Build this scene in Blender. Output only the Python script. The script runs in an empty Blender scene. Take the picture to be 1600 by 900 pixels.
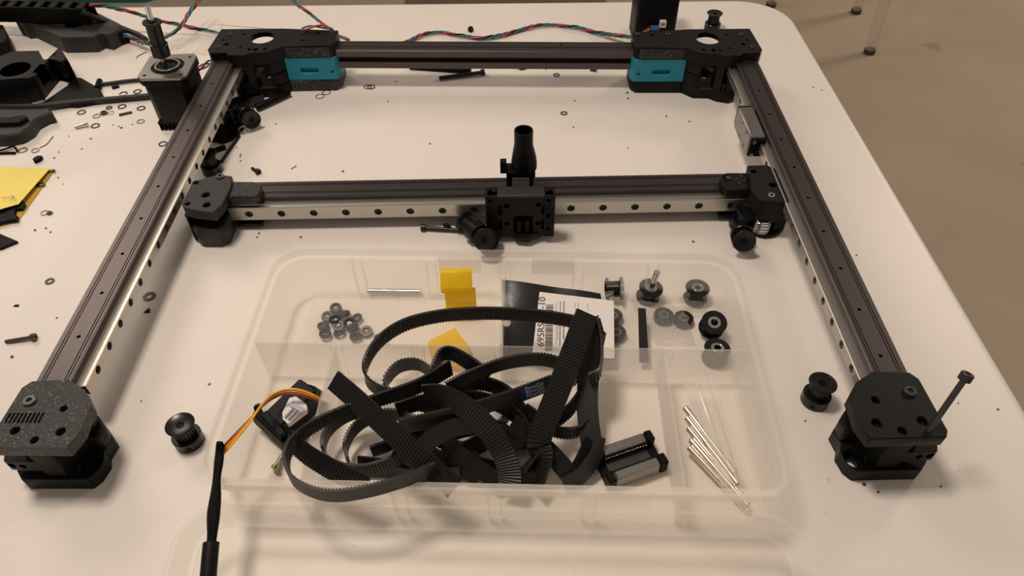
import bpy, bmesh, math, random
from mathutils import Vector, Matrix
R = math.radians
S = 0.001                      # all lengths below are millimetres; table top is z = 0
rnd = random.Random(7)
scn = bpy.context.scene
col = scn.collection

# ------------------------------------------------------------------ camera
CAMZ, PITCH, YAW, ROLL, F = 412.0, 0.766, -0.001, -0.0098, 1135.0
CR = Matrix.Rotation(YAW, 3, 'Z') @ Matrix.Rotation(PITCH, 3, 'X') @ Matrix.Rotation(ROLL, 3, 'Z')
cam = bpy.data.cameras.new('camera')
cam.sensor_width = 36.0
cam.lens = 36.0 * F / 1600.0
cam.clip_start = 0.01
cam.clip_end = 50
cob = bpy.data.objects.new('camera', cam)
cob.location = (0, 0, CAMZ * S)
cob.rotation_euler = CR.to_euler()
col.objects.link(cob)
scn.camera = cob

# ------------------------------------------------------------------ world, lamps, exposure
w = bpy.data.worlds.new('room_light')
scn.world = w
w.use_nodes = True
bg = w.node_tree.nodes['Background']
bg.inputs['Color'].default_value = (1.0, 0.86, 0.73, 1)
bg.inputs['Strength'].default_value = 0.235

def area(name, loc, tgt, size, power, color):
    l = bpy.data.lights.new(name, 'AREA')
    l.shape = 'RECTANGLE'
    l.size, l.size_y = size
    l.energy = power
    l.color = color
    o = bpy.data.objects.new(name, l)
    o.location = loc
    o.rotation_euler = (Vector(tgt) - Vector(loc)).to_track_quat('-Z', 'Y').to_euler()
    col.objects.link(o)
    return o
area('ceiling_lamp', (-0.37, 0.42, 1.40), (-0.02, 0.40, 0.0), (0.24, 0.24), 11.0, (1.0, 0.86, 0.74))
area('ceiling_lamp', (-1.6, 2.0, 1.75), (0.1, 0.4, 0.0), (0.9, 0.9), 14.5, (1.0, 0.85, 0.72))
area('ceiling_lamp', (2.9, 3.0, 1.75), (1.5, 2.0, -0.74), (0.6, 0.6), 34, (1.0, 0.83, 0.64))
vs = scn.view_settings
vs.view_transform = 'Standard'
vs.look = 'None'
vs.gamma = 1.0
vs.exposure = 0.0
vs.use_curve_mapping = False
try:
    scn.cycles.transparent_max_bounces = 40
except Exception:
    pass

def at(px, py, z):
    d = CR @ Vector(((px - 800) / F, -(py - 450) / F, -1.0))
    t = (z - CAMZ) / d.z
    return Vector((0, 0, CAMZ)) + d * t

# ------------------------------------------------------------------ materials
def lin(r, g, b):
    f = lambda c: (c / 12.92 if c <= 0.04045 else ((c + 0.055) / 1.055) ** 2.4)
    return (f(r / 255), f(g / 255), f(b / 255), 1)
MATS = {}
def mat(name, rgb, rough=0.5, metal=0.0, noise=0.0, nscale=60.0, bump=0.0, bscale=400.0, spec=0.5,
        stretch=None, rough_var=0.0, spots=None, coat=0.0):
    m = bpy.data.materials.new(name)
    m.use_nodes = True
    nt = m.node_tree
    b = nt.nodes['Principled BSDF']
    b.inputs['Base Color'].default_value = rgb
    b.inputs['Roughness'].default_value = rough
    b.inputs['Metallic'].default_value = metal
    b.inputs['Specular IOR Level'].default_value = spec
    b.inputs['Coat Weight'].default_value = coat
    tc = nt.nodes.new('ShaderNodeTexCoord')
    src = tc.outputs['Object']
    if stretch:
        mp = nt.nodes.new('ShaderNodeMapping')
        mp.inputs['Scale'].default_value = stretch
        nt.links.new(src, mp.inputs['Vector'])
        src = mp.outputs['Vector']
    last = None
    if noise:
        n = nt.nodes.new('ShaderNodeTexNoise')
        n.inputs['Scale'].default_value = nscale
        n.inputs['Detail'].default_value = 5
        nt.links.new(src, n.inputs['Vector'])
        mx = nt.nodes.new('ShaderNodeMix')
        mx.data_type = 'RGBA'
        mx.inputs['A'].default_value = tuple(c * (1 - noise) for c in rgb[:3]) + (1,)
        mx.inputs['B'].default_value = tuple(min(1, c * (1 + noise)) for c in rgb[:3]) + (1,)
        nt.links.new(n.outputs['Fac'], mx.inputs['Factor'])
        last = mx.outputs['Result']
        if rough_var:
            mr = nt.nodes.new('ShaderNodeMapRange')
            mr.inputs['To Min'].default_value = max(0, rough - rough_var)
            mr.inputs['To Max'].default_value = min(1, rough + rough_var)
            nt.links.new(n.outputs['Fac'], mr.inputs['Value'])
            nt.links.new(mr.outputs['Result'], b.inputs['Roughness'])
    if spots:
        sc, thr, scol = spots
        n2 = nt.nodes.new('ShaderNodeTexNoise')
        n2.inputs['Scale'].default_value = sc
        n2.inputs['Detail'].default_value = 3
        nt.links.new(src, n2.inputs['Vector'])
        rp = nt.nodes.new('ShaderNodeValToRGB')
        rp.color_ramp.elements[0].position = thr
        rp.color_ramp.elements[1].position = thr + 0.05
        nt.links.new(n2.outputs['Fac'], rp.inputs['Fac'])
        mx2 = nt.nodes.new('ShaderNodeMix')
        mx2.data_type = 'RGBA'
        mx2.inputs['A'].default_value = rgb
        if last:
            nt.links.new(last, mx2.inputs['A'])
        mx2.inputs['B'].default_value = scol
        nt.links.new(rp.outputs['Color'], mx2.inputs['Factor'])
        last = mx2.outputs['Result']
    if last:
        nt.links.new(last, b.inputs['Base Color'])
    if bump:
        n3 = nt.nodes.new('ShaderNodeTexNoise')
        n3.inputs['Scale'].default_value = bscale
        n3.inputs['Detail'].default_value = 4
        nt.links.new(src, n3.inputs['Vector'])
        bp = nt.nodes.new('ShaderNodeBump')
        bp.inputs['Strength'].default_value = bump
        bp.inputs['Distance'].default_value = 0.0006
        nt.links.new(n3.outputs['Fac'], bp.inputs['Height'])
        nt.links.new(bp.outputs['Normal'], b.inputs['Normal'])
    MATS[name] = m
    return m

def clear(name, rgb, fac, rough=0.25, bump=0.0, bscale=100.0, grid=0.0, edge=0.28):
    """thin see-through plastic: part of the light passes straight, the rest meets a milky glossy skin"""
    m = mat(name, rgb, rough, bump=bump, bscale=bscale, spec=0.6)
    nt = m.node_tree
    b = nt.nodes['Principled BSDF']
    out = nt.nodes['Material Output']
    tr = nt.nodes.new('ShaderNodeBsdfTransparent')
    tr.inputs['Color'].default_value = tuple(0.86 + 0.14 * c for c in rgb[:3]) + (1,)
    tl = nt.nodes.new('ShaderNodeBsdfTranslucent')
    tl.inputs['Color'].default_value = rgb
    m1 = nt.nodes.new('ShaderNodeMixShader')
    m1.inputs['Fac'].default_value = 0.45
    nt.links.new(b.outputs['BSDF'], m1.inputs[1])
    nt.links.new(tl.outputs['BSDF'], m1.inputs[2])
    m2 = nt.nodes.new('ShaderNodeMixShader')
    m2.inputs['Fac'].default_value = fac
    if not grid:      # skin reflects and scatters more at grazing angles
        fr = nt.nodes.new('ShaderNodeLayerWeight')
        fr.inputs['Blend'].default_value = 0.18
        mr = nt.nodes.new('ShaderNodeMapRange')
        mr.inputs['To Min'].default_value = fac
        mr.inputs['To Max'].default_value = min(1.0, fac + edge)
        nt.links.new(fr.outputs['Facing'], mr.inputs['Value'])
        nt.links.new(mr.outputs['Result'], m2.inputs['Fac'])
    nt.links.new(tr.outputs['BSDF'], m2.inputs[1])
    nt.links.new(m1.outputs['Shader'], m2.inputs[2])
    nt.links.new(m2.outputs['Shader'], out.inputs['Surface'])
    if grid:
        tc = nt.nodes['Texture Coordinate']
        ck = nt.nodes.new('ShaderNodeTexBrick')
        ck.offset = 0.0
        ck.inputs['Scale'].default_value = grid
        ck.inputs['Mortar Size'].default_value = 0.035
        ck.inputs['Brick Width'].default_value = 0.5
        ck.inputs['Row Height'].default_value = 0.5
        ck.inputs['Color1'].default_value = (fac,) * 3 + (1,)
        ck.inputs['Color2'].default_value = (fac,) * 3 + (1,)
        ck.inputs['Mortar'].default_value = (min(1, fac + 0.40),) * 3 + (1,)
        nt.links.new(tc.outputs['Object'], ck.inputs['Vector'])
        nt.links.new(ck.outputs['Color'], m2.inputs['Fac'])
    return m

M_TABLE = mat('table_plastic', (0.80, 0.745, 0.685, 1), 0.42, noise=0.035, nscale=9, bump=0.12, bscale=900,
              spots=(130, 0.72, (0.66, 0.61, 0.54, 1)))
M_FLOOR = mat('concrete', (0.39, 0.315, 0.235, 1), 0.75, noise=0.22, nscale=2.2, bump=0.2, bscale=60,
              spots=(7, 0.69, (0.30, 0.245, 0.185, 1)))
M_BLACK = mat('black_print', (0.0058, 0.0055, 0.0055, 1), 0.44, noise=0.2, nscale=300, bump=0.25, bscale=2200, spec=0.17)
M_GLIT = mat('glitter_print', (0.022, 0.021, 0.021, 1), 0.5, noise=0.5, nscale=900, bump=0.8, bscale=1400, spec=0.5,
             spots=(800, 0.60, (0.15, 0.145, 0.14, 1)))
M_ROUGHB = mat('rough_print', (0.012, 0.012, 0.012, 1), 0.38, bump=1.0, bscale=800, spec=0.4,
               spots=(700, 0.58, (0.11, 0.108, 0.105, 1)))
M_DBLACK = mat('dull_black', (0.004, 0.004, 0.004, 1), 0.5, noise=0.3, nscale=200, spec=0.12)
M_FOAM = mat('grey_black_print', (0.013, 0.0125, 0.0125, 1), 0.52, noise=0.3, nscale=120, bump=0.3, bscale=1500)
M_RUBBER = mat('belt_rubber', (0.0135, 0.013, 0.013, 1), 0.40, noise=0.25, nscale=150, bump=0.15, bscale=1800, spec=0.42)
M_ANO = mat('anodised_aluminium', (0.092, 0.078, 0.077, 1), 0.36, metal=0.85, noise=0.12, nscale=30, bump=0.05, bscale=2500,
            stretch=(1, 0.05, 1))
M_ANOX = mat('anodised_aluminium_cross', (0.092, 0.078, 0.077, 1), 0.36, metal=0.85, noise=0.12, nscale=30,
             stretch=(0.05, 1, 1))
M_STEEL = mat('rail_steel', (0.50, 0.475, 0.435, 1), 0.34, metal=0.9, noise=0.05, nscale=40)
M_CHROME = mat('bright_steel', (0.70, 0.68, 0.65, 1), 0.16, metal=1.0)
M_BRUSH = mat('brushed_steel', (0.31, 0.295, 0.28, 1), 0.34, metal=0.95, noise=0.12, nscale=200, stretch=(1, 0.06, 1))
M_SCREW = mat('screw_steel', (0.10, 0.095, 0.09, 1), 0.35, metal=0.8)
M_BSCREW = mat('black_screw', (0.018, 0.018, 0.018, 1), 0.32, metal=0.3)
M_WASH = mat('washer_steel', (0.055, 0.05, 0.048, 1), 0.4, metal=0.6)
M_WASHG = mat('grey_washer_steel', (0.24, 0.22, 0.20, 1), 0.38, metal=0.7)
M_TEAL = mat('teal_print', lin(22, 132, 156), 0.42, bump=0.15, bscale=2000, spec=0.4)
M_PULLEY = mat('black_anodised', (0.007, 0.007, 0.008, 1), 0.26, metal=0.0, spec=0.35)
M_YELLOW = clear('yellow_plastic', lin(255, 226, 4), 0.85, 0.3)
M_NOTE = mat('yellow_paper', lin(246, 226, 122), 0.8, noise=0.03, nscale=20)
M_NOTED = mat('yellow_card', lin(196, 160, 58), 0.7)
M_PAPER = mat('white_label', lin(240, 232, 226), 0.55, noise=0.02, nscale=30)
M_INK = mat('ink', (0.03, 0.03, 0.03, 1), 0.6)
M_GINK = mat('grey_ink', (0.30, 0.29, 0.29, 1), 0.6)
M_POUCH = mat('black_pouch_foil', (0.010, 0.010, 0.011, 1), 0.25, bump=0.5, bscale=60, spec=0.5)
M_BOX = clear('milky_polypropylene', (1.0, 0.97, 0.91, 1), 0.13, 0.30, bump=0.05, bscale=300)
M_BOXF = clear('clear_polypropylene_panel', (0.97, 0.93, 0.86, 1), 0.02, 0.22, edge=0.05)
M_BOX2 = clear('milky_polypropylene_divider', (0.97, 0.95, 0.92, 1), 0.24, 0.30)
M_BAG = clear('clear_bag_film', (0.96, 0.94, 0.92, 1), 0.04, 0.08, bump=1.0, bscale=45, edge=0.25)
M_BUBBLE = clear('ribbed_clear_film', (0.75, 0.74, 0.73, 1), 0.05, 0.12, bump=0.5, bscale=300, grid=300)
M_SLEEVE = clear('clear_sleeve', (0.97, 0.95, 0.93, 1), 0.20, 0.12, bump=0.2, bscale=150)
M_ACRYL = clear('clear_acrylic', (0.72, 0.66, 0.60, 1), 0.30, 0.12)
M_FOOT = mat('dark_rubber_foot', (0.05, 0.042, 0.035, 1), 0.6)
M_RED = mat('wire_red', lin(200, 66, 50), 0.4)
M_BLUE = mat('wire_blue', lin(62, 98, 152), 0.4)
M_GREEN = mat('wire_green', lin(58, 120, 100), 0.4)
M_WBLK = mat('wire_black', (0.012, 0.012, 0.014, 1), 0.4)
M_ORANGE = mat('wire_orange', lin(226, 122, 22), 0.4)
M_YELW = mat('wire_yellow', lin(236, 176, 24), 0.4)
M_BROWN = mat('wire_brown', lin(120, 44, 26), 0.4)
M_NAVY = mat('navy_print', lin(26, 34, 78), 0.5)
M_LTXT = mat('pale_blue_print', lin(190, 202, 222), 0.5)
M_WHITE = mat('white_plastic', lin(225, 222, 215), 0.4)
M_GREYSLAB = mat('slab_grey', lin(104, 92, 80), 0.85, noise=0.15, nscale=20)
M_TEALBOX = mat('teal_plastic_crate', lin(22, 100, 104), 0.5)
M_DIRT = mat('brown_speck', lin(90, 70, 52), 0.9)
M_TABLEG = mat('grey_steel_leg', (0.30, 0.29, 0.28, 1), 0.4, metal=0.5)

# ------------------------------------------------------------------ mesh builder
class MB:
    def __init__(s):
        s.v, s.f = [], []
    def add(s, vs, fs):
        o = len(s.v)
        s.v += [Vector(p) for p in vs]
        s.f += [tuple(i + o for i in f) for f in fs]
        return s
    def box(s, x0, x1, y0, y1, z0, z1):
        v = [(x0, y0, z0), (x1, y0, z0), (x1, y1, z0), (x0, y1, z0), (x0, y0, z1), (x1, y0, z1), (x1, y1, z1), (x0, y1, z1)]
        return s.add(v, [(3, 2, 1, 0), (4, 5, 6, 7), (0, 1, 5, 4), (1, 2, 6, 5), (2, 3, 7, 6), (3, 0, 4, 7)])
    def prism(s, poly, z0, z1, top=None):
        n = len(poly)
        a = sum(poly[i][0] * poly[(i + 1) % n][1] - poly[(i + 1) % n][0] * poly[i][1] for i in range(n))
        if a < 0:
            poly = poly[::-1]
            top = top[::-1] if top else None
        top = top or poly
        v = [(p[0], p[1], z0) for p in poly] + [(p[0], p[1], z1) for p in top]
        f = [tuple(range(n - 1, -1, -1)), tuple(range(n, 2 * n))]
        f += [(i, (i + 1) % n, n + (i + 1) % n, n + i) for i in range(n)]
        return s.add(v, f)
    def lathe(s, prof, n=32, c=(0, 0, 0), M=None, closed=True):
        """prof: (r, z) pairs, counter-clockwise closed loop when closed"""
        v, f = [], []
        k = len(prof)
        for i in range(n):
            a = 2 * math.pi * i / n
            for r, z in prof:
                p = Vector((r * math.cos(a), r * math.sin(a), z))
                if M:
                    p = M @ p
                v.append(p + Vector(c))
        for i in range(n):
            j = (i + 1) % n
            for q in range(k if closed else k - 1):
                t = (q + 1) % k
                f.append((i * k + q, j * k + q, j * k + t, i * k + t))
        return s.add(v, f)
    def cyl(s, c, r, h, n=24, axis=(0, 0, 1), r2=None):
        r2 = r if r2 is None else r2
        q = Vector((0, 0, 1)).rotation_difference(Vector(axis).normalized())
        v = []
        for z, rr in ((0, r), (h, r2)):
            for i in range(n):
                a = 2 * math.pi * i / n
                v.append(q @ Vector((rr * math.cos(a), rr * math.sin(a), z)) + Vector(c))
        f = [tuple(range(n - 1, -1, -1)), tuple(range(n, 2 * n))]
        f += [(i, (i + 1) % n, n + (i + 1) % n, n + i) for i in range(n)]
        return s.add(v, f)
    def rod(s, a, b, r, n=16, r2=None):
        a, b = Vector(a), Vector(b)
        return s.cyl(a, r, (b - a).length, n, b - a, r2)
    def tube(s, pts, r, n=8):
        pts = [Vector(p) for p in pts]
        rr = r if isinstance(r, (list, tuple)) else [r] * len(pts)
        v, f = [], []
        up = None
        for i, p in enumerate(pts):
            t = (pts[min(i + 1, len(pts) - 1)] - pts[max(i - 1, 0)]).normalized()
            if up is None:
                up = t.orthogonal().normalized()
            up = (up - t * up.dot(t)).normalized()
            b = t.cross(up)
            for k in range(n):
                a = 2 * math.pi * k / n
                v.append(p + (up * math.cos(a) + b * math.sin(a)) * rr[i])
        m = len(pts)
        for i in range(m - 1):
            for k in range(n):
                f.append((i * n + k, i * n + (k + 1) % n, (i + 1) * n + (k + 1) % n, (i + 1) * n + k))
        f.append(tuple(range(n - 1, -1, -1)))
        f.append(tuple((m - 1) * n + k for k in range(n)))
        return s.add(v, f)
    def loft(s, loops, cap0=True, cap1=True):
        n = len(loops[0])
        v = [p for l in loops for p in l]
        f = []
        for i in range(len(loops) - 1):
            for k in range(n):
                f.append((i * n + k, i * n + (k + 1) % n, (i + 1) * n + (k + 1) % n, (i + 1) * n + k))
        if cap0:
            f.append(tuple(range(n - 1, -1, -1)))
        if cap1:
            f.append(tuple((len(loops) - 1) * n + k for k in range(n)))
        return s.add(v, f)
    def patch(s, P00, P10, P11, P01, nu=12, nv=12, disp=None, thick=0.4):
        P = [Vector(p) for p in (P00, P10, P11, P01)]
        nrm = (P[1] - P[0]).cross(P[3] - P[0]).normalized()
        if nrm.z < 0:
            nrm = -nrm
        top = []
        for j in range(nv + 1):
            for i in range(nu + 1):
                u, v = i / nu, j / nv
                p = P[0] * (1 - u) * (1 - v) + P[1] * u * (1 - v) + P[2] * u * v + P[3] * (1 - u) * v
                if disp:
                    p = p + nrm * disp(u, v)
                top.append(p)
        bot = [p - nrm * thick for p in top]
        m = len(top)
        f = []
        ix = lambda i, j: j * (nu + 1) + i
        for j in range(nv):
            for i in range(nu):
                q = (ix(i, j), ix(i + 1, j), ix(i + 1, j + 1), ix(i, j + 1))
                f.append(q)
                f.append(tuple(m + k for k in q[::-1]))
        rim = [ix(i, 0) for i in range(nu)] + [ix(nu, j) for j in range(nv)] + [ix(i, nv) for i in range(nu, 0, -1)] + [ix(0, j) for j in range(nv, 0, -1)]
        for a, b in zip(rim, rim[1:] + rim[:1]):
            f.append((a, m + a, m + b, b))
        return s.add(top + bot, f)
    def xf(s, M):
        s.v = [M @ p for p in s.v]
        return s
    def mesh(s, name, org=(0, 0, 0)):
        o = Vector(org)
        me = bpy.data.meshes.new(name)
        me.from_pydata([((p - o) * S)[:] for p in s.v], [], s.f)
        bm = bmesh.new()
        bm.from_mesh(me)
        bmesh.ops.recalc_face_normals(bm, faces=bm.faces)
        bm.to_mesh(me)
        bm.free()
        return me

def shade(me, ang=35):
    for p in me.polygons:
        p.use_smooth = True
    me.set_sharp_from_angle(angle=R(ang))

def make(name, mb, m, org=(0, 0, 0), parent=None, bevel=0.0, cut=None, seg=1, ang=35):
    me = mb.mesh(name, org)
    o = bpy.data.objects.new(name, me)
    col.objects.link(o)
    tmp = []
    if cut:
        for c in (cut if isinstance(cut, list) else [cut]):
            co = bpy.data.objects.new('cutter', c.mesh('cutter', org))
            col.objects.link(co)
            tmp.append(co)
            md = o.modifiers.new('b', 'BOOLEAN')
            md.object = co
            md.operation = 'DIFFERENCE'
            md.solver = 'EXACT'
            md.use_self = True
    if bevel:
        md = o.modifiers.new('v', 'BEVEL')
        md.width = bevel * S
        md.segments = seg
        md.limit_method = 'ANGLE'
        md.angle_limit = R(40)
    if o.modifiers:
        dg = bpy.context.evaluated_depsgraph_get()
        dg.update()
        me2 = bpy.data.meshes.new_from_object(o.evaluated_get(dg))
        o.modifiers.clear()
        o.data = me2
        me2.name = name
        bpy.data.meshes.remove(me)
        for t in tmp:
            d = t.data
            bpy.data.objects.remove(t)
            bpy.data.meshes.remove(d)
    o.data.materials.clear()
    o.data.materials.append(m)
    shade(o.data, ang)
    if parent is None:
        o.location = Vector(org) * S
    else:
        o.parent = parent
    return o

def tag(o, label, cat, group=None):
    o['label'] = label
    o['category'] = cat
    if group:
        o['group'] = group
    return o

class Thing:
    """an Empty at the thing's base; parts are meshes built in world millimetres (or local ones when local=True)"""
    def __init__(s, name, label, cat, org=(0, 0, 0), group=None, rot=None, local=False):
        s.e = bpy.data.objects.new(name, None)
        s.e.empty_display_size = 0.01
        col.objects.link(s.e)
        s.e.location = Vector(org) * S
        if rot:
            s.e.rotation_euler = rot
        s.org = (0, 0, 0) if local else org
        tag(s.e, label, cat, group)
    def part(s, name, mb, m, parent=None, label=None, **k):
        o = make(name, mb, m, s.org, parent or s.e, **k)
        if label:
            o['label'] = label
        return o

def solo(name, mb, m, label, cat, org, group=None, **k):
    return tag(make(name, mb, m, org, None, **k), label, cat, group)

def dup(root, loc, rot=None, label=None, group=None):
    def cp(o, par):
        c = o.copy()
        col.objects.link(c)
        if par:
            c.parent = par
        for ch in [x for x in bpy.data.objects if x.parent == o]:
            cp(ch, c)
        return c
    r = cp(root, None)
    r.location = Vector(loc) * S
    r.rotation_euler = rot or (0, 0, 0)
    if label:
        r['label'] = label
    if group:
        r['group'] = group
    return r

def share(o, loc, parent):
    c = o.copy()
    col.objects.link(c)
    c.parent = parent
    c.location = Vector(loc) * S
    return c

def spline(pts, step=1.0):
    """Catmull-Rom through tuples of floats, resampled"""
    P = [tuple(p) for p in pts]
    P = [tuple(2 * a - b for a, b in zip(P[0], P[1]))] + P + [tuple(2 * a - b for a, b in zip(P[-1], P[-2]))]
    out = []
    for i in range(1, len(P) - 2):
        p0, p1, p2, p3 = P[i - 1:i + 3]
        L = math.dist(p1[:3], p2[:3])
        n = max(2, int(L / step))
        for k in range(n):
            t = k / n
            out.append(tuple(0.5 * (2 * b + (c - a) * t + (2 * a - 5 * b + 4 * c - d) * t * t + (3 * b - a - 3 * c + d) * t ** 3)
                             for a, b, c, d in zip(p0, p1, p2, p3)))
    out.append(P[-2])
    return out

def rrect(x0, x1, y0, y1, r, z, n=6):
    out = []
    for cx, cy, a0 in ((x1 - r, y1 - r, 0), (x0 + r, y1 - r, 90), (x0 + r, y0 + r, 180), (x1 - r, y0 + r, 270)):
        for i in range(n + 1):
            a = R(a0 + 90 * i / n)
            out.append(Vector((cx + r * math.cos(a), cy + r * math.sin(a), z)))
    return out

def struct(o):
    o['kind'] = 'structure'
    return o

# ================================================================== the setting
FZ = -740.0
struct(make('floor', MB().box(-4500, 4500, -2500, 6500, FZ - 20, FZ), M_FLOOR))

# ------------------------------------------------------------------ table
tb = Thing('folding_table', 'long white plastic folding table carrying all the printer parts', 'table', (-300, 400, FZ))
TX0, TX1, TY0, TY1 = -1480.0, 347.0, -60.0, 900.0
loops = []
for ins, z in ((14, -38), (3, -34), (0, -24), (0.3, -7), (1.6, -2.4), (4, -0.5), (8, 0)):
    loops.append(rrect(TX0 + ins, TX1 - ins, TY0 + ins, TY1 - ins, 62 - ins * 0.8, z, 12))
tb.part('tabletop', MB().loft(loops), M_TABLE)
for lx in (TX0 + 170, TX1 - 170):
    for ly in (TY0 + 90, TY1 - 90):
        tb.part('leg', MB().rod((lx, ly, FZ), (lx, ly, -36), 14, 14), M_TABLEG)
    tb.part('crossbar', MB().rod((lx, TY0 + 90, -300), (lx, TY1 - 90, -300), 10, 12), M_TABLEG)

# ================================================================== the gantry frame (three beams, rails, corner drives, idlers)
XL, XR, ZT = -287.7, 236.6, 44.0
GC = (XL + XR) / 2
def ext_section(w0, w1, h, top_lines, slots):
    """cross-section polygon (u across, v up, v = 0 at the top) with thin top grooves and open T-slots on the sides"""
    pts = []
    def groove(c, hw, d):
        return [(c - hw, 0), (c - hw, -d), (c + hw, -d), (c + hw, 0)]
    pts.append((-w0 + 0.8, 0))
    for c in top_lines:
        pts += groove(c, 0.35, 0.9)
    pts.append((w1 - 0.8, 0))
    pts.append((w1, -0.8))
    m = -h / 2
    if 'r' in slots:
        pts += [(w1, m + 3.3), (w1 - 1.8, m + 2.8), (w1 - 1.8, m + 5), (w1 - 6, m + 3), (w1 - 6, m - 3), (w1 - 1.8, m - 5), (w1 - 1.8, m - 2.8), (w1, m - 3.3)]
    pts += [(w1, -h + 0.8), (w1 - 0.8, -h), (-w0 + 0.8, -h), (-w0, -h + 0.8)]
    if 'l' in slots:
        pts += [(-w0, m - 3.3), (-w0 + 1.8, m - 2.8), (-w0 + 1.8, m - 5), (-w0 + 6, m - 3), (-w0 + 6, m + 3), (-w0 + 1.8, m + 5), (-w0 + 1.8, m + 2.8), (-w0, m + 3.3)]
    pts.append((-w0, -0.8))
    return pts
def sweep2(sec, A, B, udir, vdir):
    A, B, u, v = Vector(A), Vector(B), Vector(udir), Vector(vdir)
    return MB().loft([[A + u * a + v * b for a, b in sec], [B + u * a + v * b for a, b in sec]])

gf = Thing('gantry_frame', 'large U-shaped black aluminium gantry frame with corner drives lying on the white table', 'machine frame', (GC, 480, 0))
LINES = (-7.3, -5.6, 5.4, 7.1)
# left and right beams with screw holes down the middle strip
secL = ext_section(12.5, 10, 20, (-8.4, -6.6, 5.6, 7.4), 'r')
secR = [(-a, b) for a, b in secL]
def hole_set(x, y0, n, pitch, z, r, depth, axis):
    c = MB()
    for k in range(n):
        c.cyl((x, y0 + k * pitch, z), r, depth, 14, axis)
    return c
gf.part('beam', sweep2(secL, (XL, 258, ZT), (XL, 716, ZT), (1, 0, 0), (0, 0, 1)), M_ANO,
        cut=hole_set(XL, 313.4, 9, 40, ZT + 1, 1.35, -5, (0, 0, 1)), label='left anodised beam with thin grooves')
gf.part('beam', sweep2(secR, (XR, 256, ZT), (XR, 700, ZT), (1, 0, 0), (0, 0, 1)), M_ANO,
        cut=hole_set(XR, 290.15, 9, 40, ZT + 1, 1.35, -5, (0, 0, 1)), label='right anodised beam with thin grooves')
A0, B0 = Vector((-228, 697.5, ZT)), Vector((178, 685.3, ZT))
du = (B0 - A0).normalized()
dn = Vector((-du.y, du.x, 0))
secX = ext_section(0, 20.5, 20.5, (7.5, 9.2, 18.0), 'l')
rear = sweep2(secX, A0, B0, dn, (0, 0, 1))
gf.part('beam', rear, M_ANOX, label='rear anodised beam with open slot', cut=MB().cyl(at(877, 70, ZT) + Vector((0, 0, 1)), 1.4, 6, 14, (0, 0, -1)))

def rail_profile(w, h):
    """rail section: u = height above beam, v = across (centred); ball grooves on both flanks"""
    a = w / 2
    return [(0, -a), (h * 0.42, -a), (h * 0.50, -a + 0.9), (h * 0.66, -a + 0.9), (h * 0.74, -a), (h - 0.5, -a), (h, -a + 0.5),
            (h, a - 0.5), (h - 0.5, a), (h * 0.74, a), (h * 0.66, a - 0.9), (h * 0.50, a - 0.9), (h * 0.42, a), (0, a)]
def head_mb(r, h, hex_r, hd=None):
    """socket head pointing +z, base on z = 0, with a real hexagonal recess"""
    hd = hd or h * 0.6
    mb = MB()
    n = 18
    o0 = [Vector((r * math.cos(2 * math.pi * i / n), r * math.sin(2 * math.pi * i / n), 0)) for i in range(n)]
    o1 = [Vector((p.x, p.y, h - 0.12 * r)) for p in o0]
    o2 = [Vector((p.x * 0.9, p.y * 0.9, h)) for p in o0]
    def hexp(z):
        out = []
        for i in range(n):
            a = 2 * math.pi * i / n
            k = math.cos(math.pi / 6) / math.cos((a % (math.pi / 3)) - math.pi / 6)
            out.append(Vector((hex_r * k * math.cos(a), hex_r * k * math.sin(a), z)))
        return out
    return mb.loft([o0, o1, o2, hexp(h), hexp(h - hd)])
def screw_at(th, par, pos, r=2.6, h=2.2, m=M_SCREW, axis=(0, 0, 1), name='screw'):
    q = Vector((0, 0, 1)).rotation_difference(Vector(axis).normalized())
    mb = head_mb(r, h, r * 0.48)
    mb.v = [q @ p + Vector(pos) for p in mb.v]
    return th.part(name, mb, m, par)

for sx, x, ys, ye, y0 in ((1, XL + 10, 277, 684, 293.4), (-1, XR - 10, 274, 680, 287.7)):
    sec = rail_profile(9, 6.5)
    mb = MB().loft([[Vector((x + sx * a, y, ZT - 10 + b)) for a, b in sec] for y in (ys, ye)])
    n = 20 if sx > 0 else 20
    c = hole_set(x + sx * 7, y0, n, 20, ZT - 10, 3.0, -4.2 * 1, (sx, 0, 0))
    rl = gf.part('linear_rail', mb, M_STEEL, cut=c, label='bright steel linear rail with countersunk holes')
    base = None
    for k in range(n):
        p = (x + sx * 2.8, y0 + 20 * k, ZT - 10)
        if base is None:
            base = screw_at(gf, rl, p, 2.5, 1.6, M_BSCREW, (sx, 0, 0))
        else:
            share(base, (0, 20 * k, 0), rl)

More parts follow.
